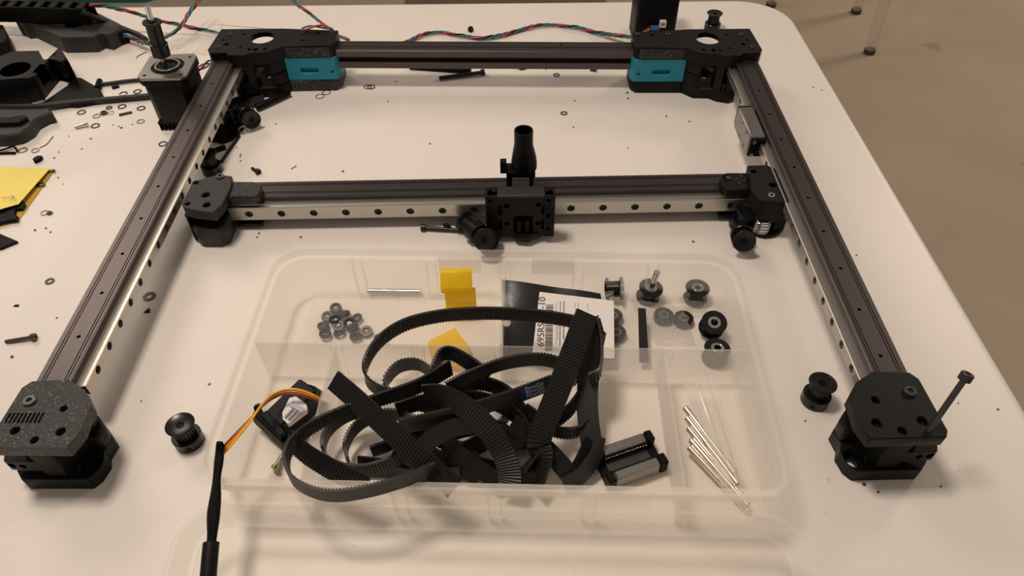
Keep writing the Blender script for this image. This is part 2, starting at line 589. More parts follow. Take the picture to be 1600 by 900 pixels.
# ---- front idler housings
def idler(s, xc, glit):
    """s = +1 left corner, -1 right corner; offsets run towards the inside of the frame"""
    X = lambda u: xc + s * u
    top = [(-8, 271), (-12, 266), (-14, 229), (-11.5, 224.5), (33, 223.5), (36.5, 236), (35.5, 244), (35.5, 253), (27, 264), (14, 272)]
    cut = MB()
    for u, y, r in ((20, 250.5, 2.4), (-2, 235.5, 2.9), (12.2, 229, 2.5), (25, 234.5, 2.9)):
        cut.cyl((X(u), y, 56), r, -9, 16)
    cut2 = MB()
    for k in range(9):
        u = -11 + k * 2.45
        cut2.box(min(X(u), X(u + 1.35)), max(X(u), X(u + 1.35)), 240.6, 247.8, 50.2, 56)
    b = gf.part('idler_housing', MB().prism([(X(u), y) for u, y in top], 43, 52), glit, bevel=1.0, cut=[cut, cut2] if s > 0 else cut,
                label='black printed front idler housing')
    screw_at(gf, b, (X(-2.4), 256, 51.2), 3.9, 2.4, M_WASH if s < 0 else M_SCREW)
    body = [(-11.5, 268), (-11.5, 244), (-8, 234), (2, 228.5), (15, 228.5), (19, 240), (27, 254), (25, 262), (14, 269)]
    gf.part('housing_core', MB().prism([(X(u), y) for u, y in body], 11, 44), M_DBLACK, b, bevel=0.8)
    bs = [(-20, 233), (-14, 226.5), (26, 226), (30, 231), (32, 240), (29.5, 246), (31, 256), (23, 265), (13, 271), (-12, 271), (-14, 243)]
    gf.part('base_plate', MB().prism([(X(u), y) for u, y in bs], 0, 11.5), M_BLACK, b, bevel=1.2,
            cut=[MB().cyl((X(24.2), 235.5, -2), 4.0, 20, 20), MB().cyl((X(24.2), 235.5, 4.0), 6.6, 20, 24)])
    gf.part('side_wing', MB().prism([(X(u), y) for u, y in ((20, 246), (30, 247), (31, 256), (24, 264), (14, 269), (14, 255))], 11, 25), M_BLACK, b, bevel=1.5)
    tn = MB().prism([(X(u), y) for u, y in ((-21, 236), (-19, 230.5), (-8, 229.5), (2, 229.5), (2, 241), (-14, 241))], 16.5, 27)
    c = MB().cyl((X(-16.5), 226, 21.7), 2.4, 9, 14, (0, 1, 0))
    c.cyl((X(-9.5), 226, 21.7), 2.2, 9, 14, (0, 1, 0))
    gf.part('tensioner', tn, M_BLACK, b, bevel=0.6, cut=c)
    gf.part('bolt', MB().rod((X(24.2), 235.5, 3.9), (X(24.2), 235.5, 7.0), 5.0, 20), M_BSCREW, b) if s > 0 else None
idler(1, XL, M_GLIT)
idler(-1, XR, M_BLACK)

# ---- rear corner drive housings
def drive(s, y0):
    X = lambda u: GC - s * u
    poly = lambda L: [(X(u), y0 + y) for u, y in L]
    top = [(153, -6), (153, -33), (155.5, -37), (205, -38), (212, -45), (220, -50), (232, -51), (240, -56), (256, -56), (257.5, -51), (275, -51), (279, -44), (277, 0), (214, 0)]
    cut = MB().cyl((X(229.5), y0 - 19.5, 30), 12.2, 30, 32)
    pocket = MB().prism(poly([(212, -34), (222, -40), (246, -40), (250, -30), (250, 10), (212, 10)]), 30, 46.5)
    for u, y, r in ((173, -11, 2.2), (250, -12, 1.7), (263, -33, 2.6), (247, -40, 1.7), (237, -44, 2.0), (221, -43, 2.0), (186, -26, 1.5), (269, -24, 1.8)):
        cut.cyl((X(u), y0 + y, 58), r, -9, 14)
    cut.prism(poly([(228, -47), (232, -47), (233, -42), (229, -41)]), 45, 60)
    h = gf.part('drive_housing', MB().prism(poly(top), 38, 52), M_BLACK, bevel=1.0, cut=[cut, pocket], label='black printed rear corner drive housing')
    gf.part('rough_face', MB().box(min(X(158), X(203)), max(X(158), X(203)), y0 - 38.4, y0 - 37.2, 39.5, 50), M_ROUGHB, h)
    for u, y in ((158.5, -9), (190, -9), (265, -12), (271, -38)):
        screw_at(gf, h, (X(u), y0 + y, 51.0), 2.9, 1.9, M_SCREW)
    # teal tensioner cover
    tl = poly([(151.5, -31), (155, -37.5), (207, -38), (207, -12), (151.5, -12)])
    slot = []
    for a in range(-90, 91, 30):
        slot.append((190 + 2.6 * math.cos(R(a)), 2.6 * math.sin(R(a))))
    for a in range(90, 271, 30):
        slot.append((176 + 2.6 * math.cos(R(a)), 2.6 * math.sin(R(a))))
    c = MB()
    nn = len(slot)
    c.add([(X(u), y0 - 45, 24 + v) for u, v in slot] + [(X(u), y0 - 33.5, 24 + v) for u, v in slot],
          [tuple(range(nn)), tuple(range(2 * nn - 1, nn - 1, -1))] + [(i, nn + i, nn + (i + 1) % nn, (i + 1) % nn) for i in range(nn)])
    c.cyl((X(159.5), y0 - 45, 22), 1.2, 12, 14, (0, 1, 0))
    gf.part('tensioner_cover', MB().prism(tl, 13, 39), M_TEAL, h, bevel=0.8, cut=c, label='teal printed cover with slot')
    gf.part('base_rail', MB().prism(poly([(153, -30), (158, -37.5), (207, -38.5), (207, -4), (153, -4)]), 0, 13.5), M_ROUGHB if s > 0 else M_BLACK, h, bevel=1.5)
    low = poly([(206, -38), (217, -49), (233, -50), (240, -56), (252, -60), (258, -57), (262, -40), (264, 0), (206, 0)])
    gf.part('lower_plate', MB().prism(low, 0, 12), M_BLACK, h, bevel=1.0, cut=MB().cyl((X(229.5), y0 - 17, -2), 12.5, 30, 32))
    p1 = poly([(206, -38), (217, -49), (221.5, -49), (222, -34), (206, -26)])
    gf.part('block', MB().prism(p1, 12, 25), M_BLACK, h, bevel=0.9)
    gf.part('block', MB().prism(p1, 26, 39), M_BLACK, h, bevel=0.9)
    gf.part('pillar', MB().prism(poly([(235, -53), (242, -57), (243, -38), (236, -38)]), 12, 39), M_BLACK, h, bevel=0.6)
    gf.part('pillar', MB().prism(poly([(247, -58), (253, -59), (257, -34), (247, -34)]), 12, 39), M_BLACK, h, bevel=0.6)
    gf.part('pillar', MB().prism(poly([(206, -26), (213, -29), (213, 0), (206, 0)]), 12, 39), M_BLACK, h, bevel=0.6)
    gf.part('pillar', MB().prism(poly([(254, -30), (264, -30), (264, 0), (254, 0)]), 12, 24), M_BLACK, h, bevel=0.6)
    gf.part('rib', MB().prism(poly([(243, -57), (246.5, -58), (246.5, -40), (243, -40)]), 12, 20), M_BLACK, h, bevel=0.5)
    gf.part('ledge', MB().prism(poly([(222, -44), (236.5, -45), (237, -36), (222, -34)]), 32, 39), M_BLACK, h, bevel=0.5)
    gf.part('side_cheek', MB().prism(poly([(264, -52), (276, -50), (276, -2), (264, -2)]), 20, 24), M_BLACK, h)
drive(1, 729)
drive(-1, 718)

# ---- carriage on the right rail
cy0, cy1 = at(1180, 232, 34).y, at(1165, 178, 34).y
cx1, cx0 = XR - 12.0, XR - 26
zc = ZT - 10
cg = gf.part('rail_carriage', MB().box(cx0, cx1, cy0 + 4, cy1 - 3, zc - 10, zc + 10), M_BRUSH, bevel=1.6,
             cut=[hole_set(cx0 - 1, cy0 + 15, 2, 15, zc - 7, 1.4, 4, (1, 0, 0)), hole_set(cx0 - 1, cy0 + 15, 2, 15, zc + 6, 1.4, 4, (1, 0, 0))],
             label='grey steel carriage block on right rail')
gf.part('end_cap', MB().box(cx0 + 0.6, cx1, cy0, cy0 + 4, zc - 9.4, zc + 9.4), M_DBLACK, cg, bevel=1.2)
gf.part('end_cap', MB().box(cx0 + 0.6, cx1, cy1 - 3, cy1, zc - 9.4, zc + 9.4), M_DBLACK, cg, bevel=1.2)
for dz in (-6.5, 6.5):
    gf.part('screw', MB().cyl((cx0 + 3.6, cy0 + 0.2, zc + dz), 1.7, 1.0, 14, (0, -1, 0)), M_CHROME, cg)

# long screw standing in the right idler
a, b = Vector(at(1452, 672, 52)), None
hd = a + Vector((10.2, 11, 33))
sx = Thing('long_screw', 'long dark socket screw standing slanted in the idler housing', 'screw', tuple(a))
ax = (hd - a).normalized()
sx.part('shank', MB().rod(a - ax * 5, hd, 1.75, 14), M_SCREW)
q = Vector((0, 0, 1)).rotation_difference(ax)
mb = head_mb(3.6, 4.4, 1.7)
mb.v = [q @ p + hd for p in mb.v]
sx.part('head', mb, M_WASH)

# ================================================================== the loose cross-beam
K = 1.08
def xk(x, y, z):     # measured on the beam's own scale
    return Vector((x * K, y * K, CAMZ - (CAMZ - z) * K))
sl = 0.0128
RY = 433.65 * K
RZ = CAMZ - (CAMZ - 46.76) * K
RX0 = -203.0 * K
PX = 25.0 * K
XYR = lambda x: RY + sl * (x - RX0)
cbm = Thing('cross_beam', 'loose black cross-beam with bright rail and tool mount lying inside the gantry frame', 'machine beam', (0, RY + 10, 0))
hw = 6.2 * K
rh = 8 * K
xa, xb = RX0 - PX * 0.6, RX0 + PX * 15.6
sec = rail_profile(2 * hw, rh)
mb = MB().loft([[Vector((x, XYR(x) + rh - a, RZ + b)) for a, b in sec] for x in (xa, xb)])
c = MB()
for k in range(16):
    x = RX0 + PX * k
    c.cyl((x, XYR(x) - 1, RZ), 3.3, 5.5, 16, (0, 1, 0))
rl = cbm.part('linear_rail', mb, M_STEEL, cut=c, label='bright steel linear rail with countersunk holes')
base = None
for k in range(16):
    x = RX0 + PX * k
    if base is None:
        base = screw_at(cbm, rl, (x, XYR(x) + 4.2, RZ), 2.9, 1.8, M_SCREW, (0, -1, 0))
    else:
        share(base, (PX * k, sl * PX * k, 0), rl)
ew = 20 * K
secb = ext_section(0, ew, ew, (5.2, 6.9, 16.0, 17.6), 'l')
xa2, xb2 = -228 * K, 207 * K
cbm.part('beam', MB().loft([[Vector((x, XYR(x) + rh + a, RZ + ew / 2 + b)) for a, b in secb] for x in (xa2, xb2)]), M_ANOX)

# ---- end joints
ZJ = CAMZ - (CAMZ - 66) * K
jt = [(-246, 451), (-241, 453.5), (-228, 460), (-217, 457.5), (-214.4, 444), (-215.5, 423), (-219, 413), (-235, 416), (-243, 419), (-246, 424)]
tp = [(x * K, y * K) for x, y in jt]
cut = MB()
for px, py, r in ((306, 285, 2.0), (321, 304, 3.2), (322.5, 319.5, 3.0), (292.5, 318, 2.0)):
    cut.cyl(at(px, py, ZJ) + Vector((0, 0, 2)), r, -10, 16)
j = cbm.part('joint_housing', MB().prism(tp, ZJ - 9.5, ZJ), M_FOAM, bevel=1.2, cut=cut, label='left black printed end joint')
screw_at(cbm, j, tuple(at(344, 276.5, ZJ) - Vector((0, 0, 0.8))), 3.4, 2.2, M_SCREW)
cbm.part('lower_block', MB().prism([(x * K, y * K) for x, y in ((-247, 436), (-245, 422), (-238, 414), (-223, 413.5), (-217, 418), (-217, 432), (-222, 450), (-246, 450))], 0, ZJ - 19), M_FOAM, j, bevel=1.6)
cbm.part('core', MB().prism([(x * K, y * K) for x, y in ((-245, 450), (-244, 426), (-240, 426), (-238, 436), (-219, 436), (-219, 450))], ZJ - 20, ZJ - 9), M_DBLACK, j)
cbm.part('spine', MB().prism([(x * K, y * K) for x, y in ((-247.5, 440), (-246, 421), (-243.5, 419), (-242, 440))], 2, ZJ - 9), M_BLACK, j, bevel=0.6)
arm = [(x * K, y * K) for x, y in ((-216.5, 454), (-199.3, 453.5), (-192.5, 449), (-191.5, 437), (-195, 433.5), (-215, 434))]
zt = RZ + ew / 2
cbm.part('clamp_arm', MB().prism(arm, zt - 1, zt + 7.5), M_ROUGHB, j, bevel=1.4)
cbm.part('clamp_plate', MB().box(-216 * K, -196 * K, 434 * K, 455 * K, zt - ew - 3, zt - ew), M_BLACK, j)

jr = [(186.5, 463.5), (201.5, 464), (211.5, 455), (213.6, 438), (214.5, 424), (204.5, 417.5), (186, 421), (182, 433), (185, 450)]
tp = [(x * K, y * K) for x, y in jr]
cut = MB()
for px, py, r in ((1207.5, 289, 3.2), (1178, 268, 2.6), (1237, 300.5, 2.0), (1220, 266, 2.0)):
    cut.cyl(at(px, py, ZJ) + Vector((0, 0, 2)), r, -8, 16)
j = cbm.part('joint_housing', MB().prism(tp, ZJ - 21, ZJ), M_BLACK, bevel=1.6, cut=cut, label='right black printed end joint')
screw_at(cbm, j, tuple(at(1205.5, 305, ZJ) - Vector((0, 0, 1.2))), 3.0, 1.9, M_CHROME)
cbm.part('lower_block', MB().prism([(x * K, y * K) for x, y in ((186, 432), (189, 420), (197, 416.5), (205, 418), (213.5, 425), (213, 450), (186, 450))], 0, 4.5), M_BLACK, j, bevel=1.0)
cbm.part('core', MB().prism([(x * K, y * K) for x, y in ((203, 421), (213.5, 425), (213, 448), (186, 448), (186, 440), (203, 440))], 4, ZJ - 20), M_BLACK, j, bevel=0.6)
bc = Vector((194.5 * K, 424.5 * K, 0))
for k in range(4):
    z0 = 4.6 + k * (ZJ - 21 - 4.6) / 4
    hgt = (ZJ - 21 - 4.6) / 4 - 0.35
    cbm.part('bearing', MB().lathe([(2.5, 0), (7.6, 0), (8.1, 0.4), (8.1, 1.1), (7.3, 1.3), (7.3, hgt), (2.5, hgt)], 28, bc + Vector((0, 0, z0))), M_CHROME, j, label='shiny steel flanged bearing')
arm = [(x * K, y * K) for x, y in ((185.5, 459), (170, 459.5), (163.5, 454), (162.5, 446), (165, 437), (184.5, 437))]
cbm.part('clamp_arm', MB().prism(arm, zt - 1, zt + 7), M_BLACK, j, bevel=1.4, cut=MB().cyl(at(1137, 278, zt + 7) + Vector((0, 0, 1)), 3.6, -4, 20))
screw_at(cbm, j, tuple(at(1137.5, 278, zt + 4)), 2.4, 1.8, M_CHROME)
for q_, r_ in (((1150, 281), 1.2), ((1158, 276), 1.0), ((1163, 283), 1.2), ((1170, 278), 1.0), ((1155, 288), 1.0)):
    cbm.part('print_blob', MB().lathe([(0.01, 0), (1.6 * r_, 0.3), (0.9 * r_, 1.5), (0.01, 1.8)], 8, at(q_[0], q_[1], zt + 6.6)), M_ROUGHB, j)
cbm.part('clamp_plate', MB().box(165 * K, 185 * K, 438 * K, 458 * K, zt - ew - 3, zt - ew), M_BLACK, j)

# ---- tool mount on the rail
fy = 415 * K
def vx(x, y, z):
    return xk(x, y, z)
zt0, zb0 = CAMZ - (CAMZ - 76.8) * K, CAMZ - (CAMZ - 36.5) * K
c = MB()
for x in (-9.5, 0.0):
    pass
plate_cut = MB()
for x, z in ((-3, 66.5), (20.5, 67.5), (-3, 49.5), (20.5, 49.5)):
    p = vx(x, 415, z)
    plate_cut.cyl((p.x, fy - 1, p.z), 2.2, 6, 14, (0, 1, 0))
for z0, z1 in ((58, 67), (43.5, 54)):
    for x in (24.6, -8.2):
        a_, b_ = vx(x - 1.6, 415, z0), vx(x + 1.6, 415, z1)
        plate_cut.box(a_.x, b_.x, fy - 1, fy + 6, a_.z, b_.z)
a_, b_ = vx(2, 415, 40), vx(16.5, 415, 57)
plate_cut.box(a_.x, b_.x, fy - 1, fy + 9, a_.z - 6, b_.z)
a_, b_ = vx(-10, 415, 38), vx(25.5, 415, 72)
tm = cbm.part('tool_mount', MB().box(a_.x, b_.x, fy + 1.5, fy + 16, zb0, zt0 - 2.5), M_BLACK, bevel=0.8, cut=plate_cut, label='black printed tool mount on rail carriage')
for x0_, x1_ in ((-18.6, -9.6), (25.2, 32.8)):
    a_, b_ = vx(x0_, 415, 39), vx(x1_, 415, 76.8)
    cc = MB()
    xm = (a_.x + b_.x) / 2
    for z in (72.5, 58, 45):
        cc.cyl((xm - 1, fy - 1, vx(0, 415, z).z), 1.9, 5, 12, (0, 1, 0))
    for k in range(5):
        xx = a_.x + 1.2 + k * (b_.x - a_.x - 2.4) / 4
        cc.box(xx - 0.45, xx + 0.45, fy - 1, fy + 0.9, a_.z - 1, vx(0, 415, 68.5).z)
    cbm.part('side_jaw', MB().box(a_.x, b_.x, fy, fy + 12, a_.z - (2 if x0_ > 0 else 0), b_.z), M_BLACK, tm, bevel=0.5, cut=cc)
zz = zt0
pt = [(-18, 416), (32.4, 416), (31.5, 420), (29.5, 425.5), (22, 427), (-8, 427), (-15, 425.5), (-17.5, 420)]
cc = MB()
for x, y in ((-12.3, 422.8), (26.6, 423)):
    cc.cyl((x * K, y * K, zz + 2), 2.0, -8, 16)
cbm.part('top_plate', MB().prism([(x * K, y * K) for x, y in pt], zz - 3.2, zz), M_FOAM, tm, bevel=0.7, cut=cc)
a_, b_ = vx(0, 415, 36), vx(16, 415, 41)
cbm.part('chin', MB().prism([(1 * K, fy + 3), (4 * K, fy - 3), (13 * K, fy - 4.5), (18 * K, fy - 1), (24 * K, fy + 2), (24 * K, fy + 10), (-8 * K, fy + 10), (-8 * K, fy + 2)], zb0 - 2, zb0 + 4), M_BLACK, tm, bevel=0.8)
cbm.part('cable_guide', MB().box(4.5 * K, 8 * K, fy, fy + 12, zb0 + 2, zb0 + 17).box(10.5 * K, 14 * K, fy, fy + 12, zb0 + 2, zb0 + 17), M_DBLACK, tm, bevel=0.4)

# ---- hose duct standing behind the mount
DY = 450 * K
dz_ = lambda z: CAMZ - (CAMZ - z) * K
cx = 10.1 * K
prof = [(8.4, 74.5), (9.8, 76.5), (9.8, 82), (9.0, 88), (7.4, 96), (7.0, 98), (7.0, 110)]
loops_o, loops_i = [], []
for r, z in prof:
    el = 1.0 if z > 90 else 0.8
    cxx = cx + (0.4 if z < 90 else 0)
    loops_o.append([Vector((cxx + r * K * math.cos(2 * math.pi * i / 28), DY + r * K * el * math.sin(2 * math.pi * i / 28), dz_(z))) for i in range(28)])
    loops_i.append([Vector((cxx + (r * K - 1.3) * math.cos(2 * math.pi * i / 28), DY + (r * K - 1.3) * el * math.sin(2 * math.pi * i / 28), dz_(z))) for i in range(28)])
dct = cbm.part('hose_duct', MB().loft(loops_o + loops_i[::-1], True, False), M_BLACK, label='black printed round hose duct')
lg = MB().box(-3 * K, 1.4 * K, DY - 7, DY - 4, dz_(55), dz_(75)).box(14.5 * K, 17.8 * K, DY - 7, DY - 4, dz_(55), dz_(75))
lg.box(1.3 * K, 14.6 * K, DY - 7, DY - 4, dz_(55), dz_(60.5)).box(-3 * K, 19 * K, DY - 7, DY + 6, dz_(71.5), dz_(77))
cbm.part('duct_bracket', lg, M_BLACK, dct, bevel=0.5)
cbm.part('duct_foot', MB().prism([(-6.5 * K, DY - 20), (-3 * K, DY - 4), (17.8 * K, DY - 4), (22.5 * K, DY - 20), (17 * K, DY - 18), (-1 * K, DY - 18)], dz_(56), dz_(60)), M_BLACK, dct, bevel=0.4)
cbm.part('clip', MB().box(-7.6 * K, -5.8 * K, DY - 4, DY + 2, dz_(73.5), dz_(84)).box(-6 * K, -2.8 * K, DY - 4, DY + 2, dz_(80), dz_(84)).box(-6 * K, 0 * K, DY - 4, DY + 2, dz_(73.5), dz_(78)), M_BLACK, dct, bevel=0.4)

# ================================================================== pulleys, washers, screws: prototypes
def pulley_parts(th, up=True):
    """toothed pulley standing on its hub: hub below, toothed drum, flange on top"""
    hub = th.part('hub', MB().lathe([(2.6, 0), (8.8, 0), (9.3, 0.5), (9.3, 8.0), (8.8, 8.5), (2.6, 8.5)], 36), M_PULLEY)
    n = 20
    prof = []
    for i in range(n):
        for da, r in ((-0.30, 6.6), (0.02, 6.6), (0.12, 5.8), (0.58, 5.8)):
            prof.append((r, 2 * math.pi * (i + da) / n))
    lo = [Vector((r * math.cos(a), r * math.sin(a), 8.4)) for r, a in prof]
    hi = [Vector((p.x, p.y, 18.6)) for p in lo]
    th.part('toothed_drum', MB().loft([lo, hi]), M_PULLEY, ang=20)
    th.part('flange', MB().lathe([(2.6, 18.2), (6.8, 18.2), (8.9, 19.6), (9.2, 20.2), (8.8, 20.5), (6.4, 19.6), (2.6, 19.4)], 40), M_PULLEY)
    th.part('bore_shade_disc', MB().lathe([(0.01, 17.9), (2.7, 17.9), (2.7, 18.7), (0.01, 18.7)], 20), M_DBLACK)  # near-black disc plugging the bore, its colour stands in for shade inside
    th.part('set_screw', MB().cyl((0, -9.2, 4.2), 1.6, 0.35, 12, (0, -1, 0)), M_DBLACK, hub)
def pulley(label, px, py, rot=(0, 0, 0), z=0.0, group='loose black pulleys'):
    p = at(px, py, z)
    global PUL
    if PUL is None:
        t = Thing('belt_pulley', label, 'pulley', tuple(p), group, rot, local=True)
        pulley_parts(t)
        PUL = t.e
        return t.e
    return dup(PUL, p, rot, label, group)
PUL = None
pulley('black toothed pulley standing upright beside the left front idler and box', 297, 690, (0, 0, R(20)))
pulley('black toothed pulley standing upright between the box and right front idler', 1272, 626, (0, 0, R(-30)))
pulley('black toothed pulley standing against the left rail behind the cross-beam joint', 333, 268, (0, 0, R(60)))
pulley('black toothed pulley standing in the dark heap by the left rear drive', 366, 194, (0, 0, R(10)))
pulley('black toothed pulley lying on its side in the heap by the left rear drive', 383, 178, (R(80), 0, R(35)), 9.2)
pulley('black toothed pulley tipped towards the box below the tool mount', 766, 374, (R(50), 0, R(-15)), 8.0)
pulley('black toothed pulley lying behind the tipped one below the tool mount', 748, 366, (R(-85), 0, R(40)), 9.2)
pulley('black toothed pulley lying flat-side up under the right end joint', 1158, 364, (R(68), 0, R(-10)), 9.2)
pulley('black toothed pulley half hidden under the cross-beam rail by the right joint', 1155, 352, (R(12), 0, R(25)), 0.8)
pulley('black flanged pulley standing behind the right rear drive housing', 1112, 46, (0, 0, 0))

WASH = {}
def washer(px, py, ro, ri, m, label, group, z=0.0, t=0.7, tilt=(0, 0, 0)):
    key = (ro, ri, m.name)
    p = at(px, py, z)
    if key not in WASH:
        mb = MB().lathe([(ri, 0), (ro, 0), (ro, t), (ri, t)], 26)
        o = make('washer', mb, m)
        o.location = p * S
        o.rotation_euler = tilt
        tag(o, label, 'washer', group)
        WASH[key] = o
        return o
    return dup(WASH[key], p, tilt, label, group)
GL = 'loose washers beside the motor'
LB = 'dark thin washer lying loose on the table beside the motor'
for px, py, lb_ in ((127.6, 176, 'dark thin washer lying nearest the printed block with rounded nose'), (191, 167, 'dark thin washer lying between the small thick washer and the headless screw'),
                    (220.7, 169.6, 'dark thin washer lying closest to the motor body above its fins'), (149.3, 197, 'dark thin washer lying at the head of the silver screw'),
                    (215, 143.5, 'dark thin washer lying between the two dark cables by the motor'), (193, 147, 'dark thin washer half covered by the narrow clear film strip')):
    washer(px, py, 4.4, 3.0, M_WASH, lb_, GL)
for px, py, lb_ in ((151.3, 181.7, 'greyish thin washer lying between the silver screw and the dark nut'), (220, 190.3, 'greyish thin washer lying level with the motor heatsink fins')):
    washer(px, py, 4.0, 2.9, M_WASHG, lb_, GL)
washer(170.7, 169, 3.4, 1.5, M_WASH, 'small thick dark washer among the loose rings by the motor', GL)
washer(173.5, 176.7, 3.6, 2.4, M_CHROME, 'shiny thin washer touching a dark nut by the motor', GL)
washer(36, 235.2, 4.4, 3.0, M_WASHG, 'grey washer next to the dark wires above the yellow note', 'washers above the yellow note')
washer(55.5, 235.5, 3.8, 2.7, M_WASHG, 'grey washer lying between another washer and the dark clod above the note', 'washers above the yellow note')
washer(254.7, 225.3, 4.3, 3.0, M_WASH, 'dark washer half hidden under the left beam near the motor', GL)
washer(78, 440, 3.6, 1.7, M_WASH, 'dark flat washer lying alone left of the left beam', 'lone washers')
washer(233.5, 463.5, 4.8, 2.3, M_WASH, 'large dark washer in the shadow beside the left rail', 'lone washers')
washer(500, 151, 4.6, 3.9, M_WASH, 'thin wire-like ring in front of the left rear drive', 'thin rings', t=0.5)
washer(510, 145, 4.6, 3.9, M_WASH, 'thin wire-like ring touching the left rear drive base', 'thin rings', t=0.5)
washer(574.5, 136, 4.3, 3.4, M_WASH, 'left one of two overlapping thin rings under the rear beam', 'thin rings', t=0.5)
washer(580, 136, 4.3, 3.4, M_WASH, 'right one of two overlapping thin rings under the rear beam', 'thin rings', z=0.55, t=0.5)
washer(881, 177.5, 3.6, 1.8, M_WASHG, 'small grey washer lying alone inside the frame', 'lone washers')
washer(869.5, 117.5, 3.6, 1.8, M_WASHG, 'small grey washer lying just below the rear beam', 'lone washers')
washer(379, 203, 4.9, 3.0, M_STEEL, 'pale bright washer lying on the dark scraps by the left rail', 'lone washers', z=2.5, tilt=(R(20), R(-10), 0))

def screw_thing(name, label, a, b, r, hr, hl, m, cat='screw', group=None, hexr=0.45):
    """lying socket screw; a = head end, b = tip"""
    a, b = Vector(a), Vector(b)
    t = Thing(name, label, cat, (a.x, a.y, 0), group)
    ax = (b - a).normalized()
    t.part('shank', MB().rod(a + ax * (hl * 0.9), b, r, 14), m)
    q = Vector((0, 0, 1)).rotation_difference(-ax)
    mb = head_mb(hr, hl, hr * hexr)
    mb.v = [q @ p + a + ax * hl for p in mb.v]
    t.part('head', mb, m)
    return t
def lay(px, py, z):
    return at(px, py, z)
screw_thing('socket_screw', 'dark socket screw lying alone left of the left beam', lay(56, 526, 2.8), lay(9, 534, 1.5), 1.5, 2.8, 3.2, M_SCREW)
screw_thing('socket_screw', 'silver screw lying beside a washer left of the motor', lay(137, 193.5, 2.5), lay(117, 199.5, 1.6), 1.7, 2.6, 3, M_CHROME)
screw_thing('socket_screw', 'short dark screw lying behind the left end joint', lay(404.5, 269, 2.7), lay(394, 263, 1.5), 1.5, 2.8, 3, M_BSCREW)
screw_thing('socket_screw', 'long black screw lying under the rail beside the tool mount', lay(658, 355.5, 3.0), lay(738, 361.5, 2.0), 1.8, 3.2, 3.6, M_BSCREW)
screw_thing('socket_screw', 'long black screw lying on the table under the rear beam', lay(757, 112.5, 2.8), lay(686, 122, 2.2), 2.0, 3.4, 4.0, M_BSCREW)
screw_thing('socket_screw', 'stubby black screw head lying behind the long one under the rail', lay(701, 354.5, 2.8), lay(694, 351, 2), 1.6, 2.9, 3, M_BSCREW)
a = lay(640, 104, 3); b = lay(736, 111, 3)
solo('printed_bar', MB().rod(a, b, 3.2, 6), M_DBLACK, 'flat black bar lying under the rear beam next to the long screw', 'bar', tuple(a), bevel=0.3)
def bit(name, px, py, poly, h, m, label, cat, group=None, z=0.0):
    p = at(px, py, z)
    return solo(name, MB().prism([(p.x + x, p.y + y) for x, y in poly], z, z + h), m, label, cat, (p.x, p.y, z), group, bevel=0.3)
a = lay(186, 180, 0.9)
solo('set_screw', MB().rod(lay(186, 179.5, 1.2), lay(206, 175, 1.2), 1.2, 12), M_BSCREW, 'thin black headless screw among the washers by the motor', 'screw', (a.x, a.y, 0))
def nut(px, py, ro, ri, h, label, m=M_WASH, n=6):
    p = at(px, py, 0)
    o = [Vector((ro * math.cos(2 * math.pi * i / n + 0.4), ro * math.sin(2 * math.pi * i / n + 0.4), 0)) for i in range(n)]
    i_ = [Vector((ri * math.cos(2 * math.pi * i / n + 0.4), ri * math.sin(2 * math.pi * i / n + 0.4), 0)) for i in range(n)]
    U = Vector((0, 0, h))
    mb = MB().loft([[q + p for q in i_], [q + p for q in o], [q + U + p for q in o], [q + U + p for q in i_], [q + p for q in i_]], False, False)
    return solo('nut', mb, m, label, 'nut', tuple(p), 'loose nuts')
nut(927.5, 110, 4.4, 2.2, 2.0, 'dark square nut lying under the rear beam', n=4)
nut(163, 178, 3.4, 1.6, 2.4, 'dark hexagonal nut among the washers by the motor')
nut(78, 334, 2.6, 1.2, 1.6, 'small dark nut beside a thin ring at the yellow note corner')
washer(70, 333, 3.4, 2.7, M_WASHG, 'thin grey ring beside a small nut at the yellow note corner', 'washers above the yellow note')
rag = lambda r, n=7, sd=0: [(r * (0.7 + 0.5 * random.Random(sd + i).random()) * math.cos(2 * math.pi * i / n), r * (0.7 + 0.5 * random.Random(sd + 50 + i).random()) * math.sin(2 * math.pi * i / n)) for i in range(n)]
bit('plastic_scrap', 60.5, 251.5, rag(4.2, 7, 1), 3.5, M_DBLACK, 'dark clod of plastic lying above the yellow note', 'scrap')
bit('plastic_scrap', 181, 137, rag(3.8, 6, 2), 2.5, M_DBLACK, 'small dark plastic chip between the cable end and the motor', 'scrap')
bit('plastic_scrap', 736, 49, rag(3.8, 4, 3), 5.0, M_DBLACK, 'tiny black wedge lying behind the rear beam', 'scrap')
bit('plastic_scrap', 814, 108, [(-6, 2), (0, -3), (6, -1), (5, 3)], 2.0, M_DBLACK, 'black chip lying under the rear beam near its middle', 'scrap')
bit('plastic_scrap', 231, 486, [(-2.5, -2), (2.5, -2), (2, 0), (0, 3), (-1, 0.5)], 1.0, M_DBLACK, 'black chip below the large washer beside the left rail', 'scrap')
bit('plastic_scrap', 25.5, 478, [(-2, -1), (2, -1.4), (2.4, 0.8), (-1, 1.3)], 0.7, M_DBLACK, 'small black chip left of the left beam between washer and screw', 'scrap')
bit('plastic_scrap', 980, 145.5, [(-1.4, -1.2), (1.8, -0.6), (0, 2.2)], 0.8, M_DBLACK, 'black chip below the right teal cover', 'scrap')
bit('plastic_scrap', 981.5, 154, [(-1, -1), (1, -1), (1.1, 0.8), (-0.8, 0.9)], 0.7, M_DBLACK, 'tiny black crumb below the chip under the right teal cover', 'scrap')
GLC = 'tiny crumbs scattered on the table'
crumb0 = None
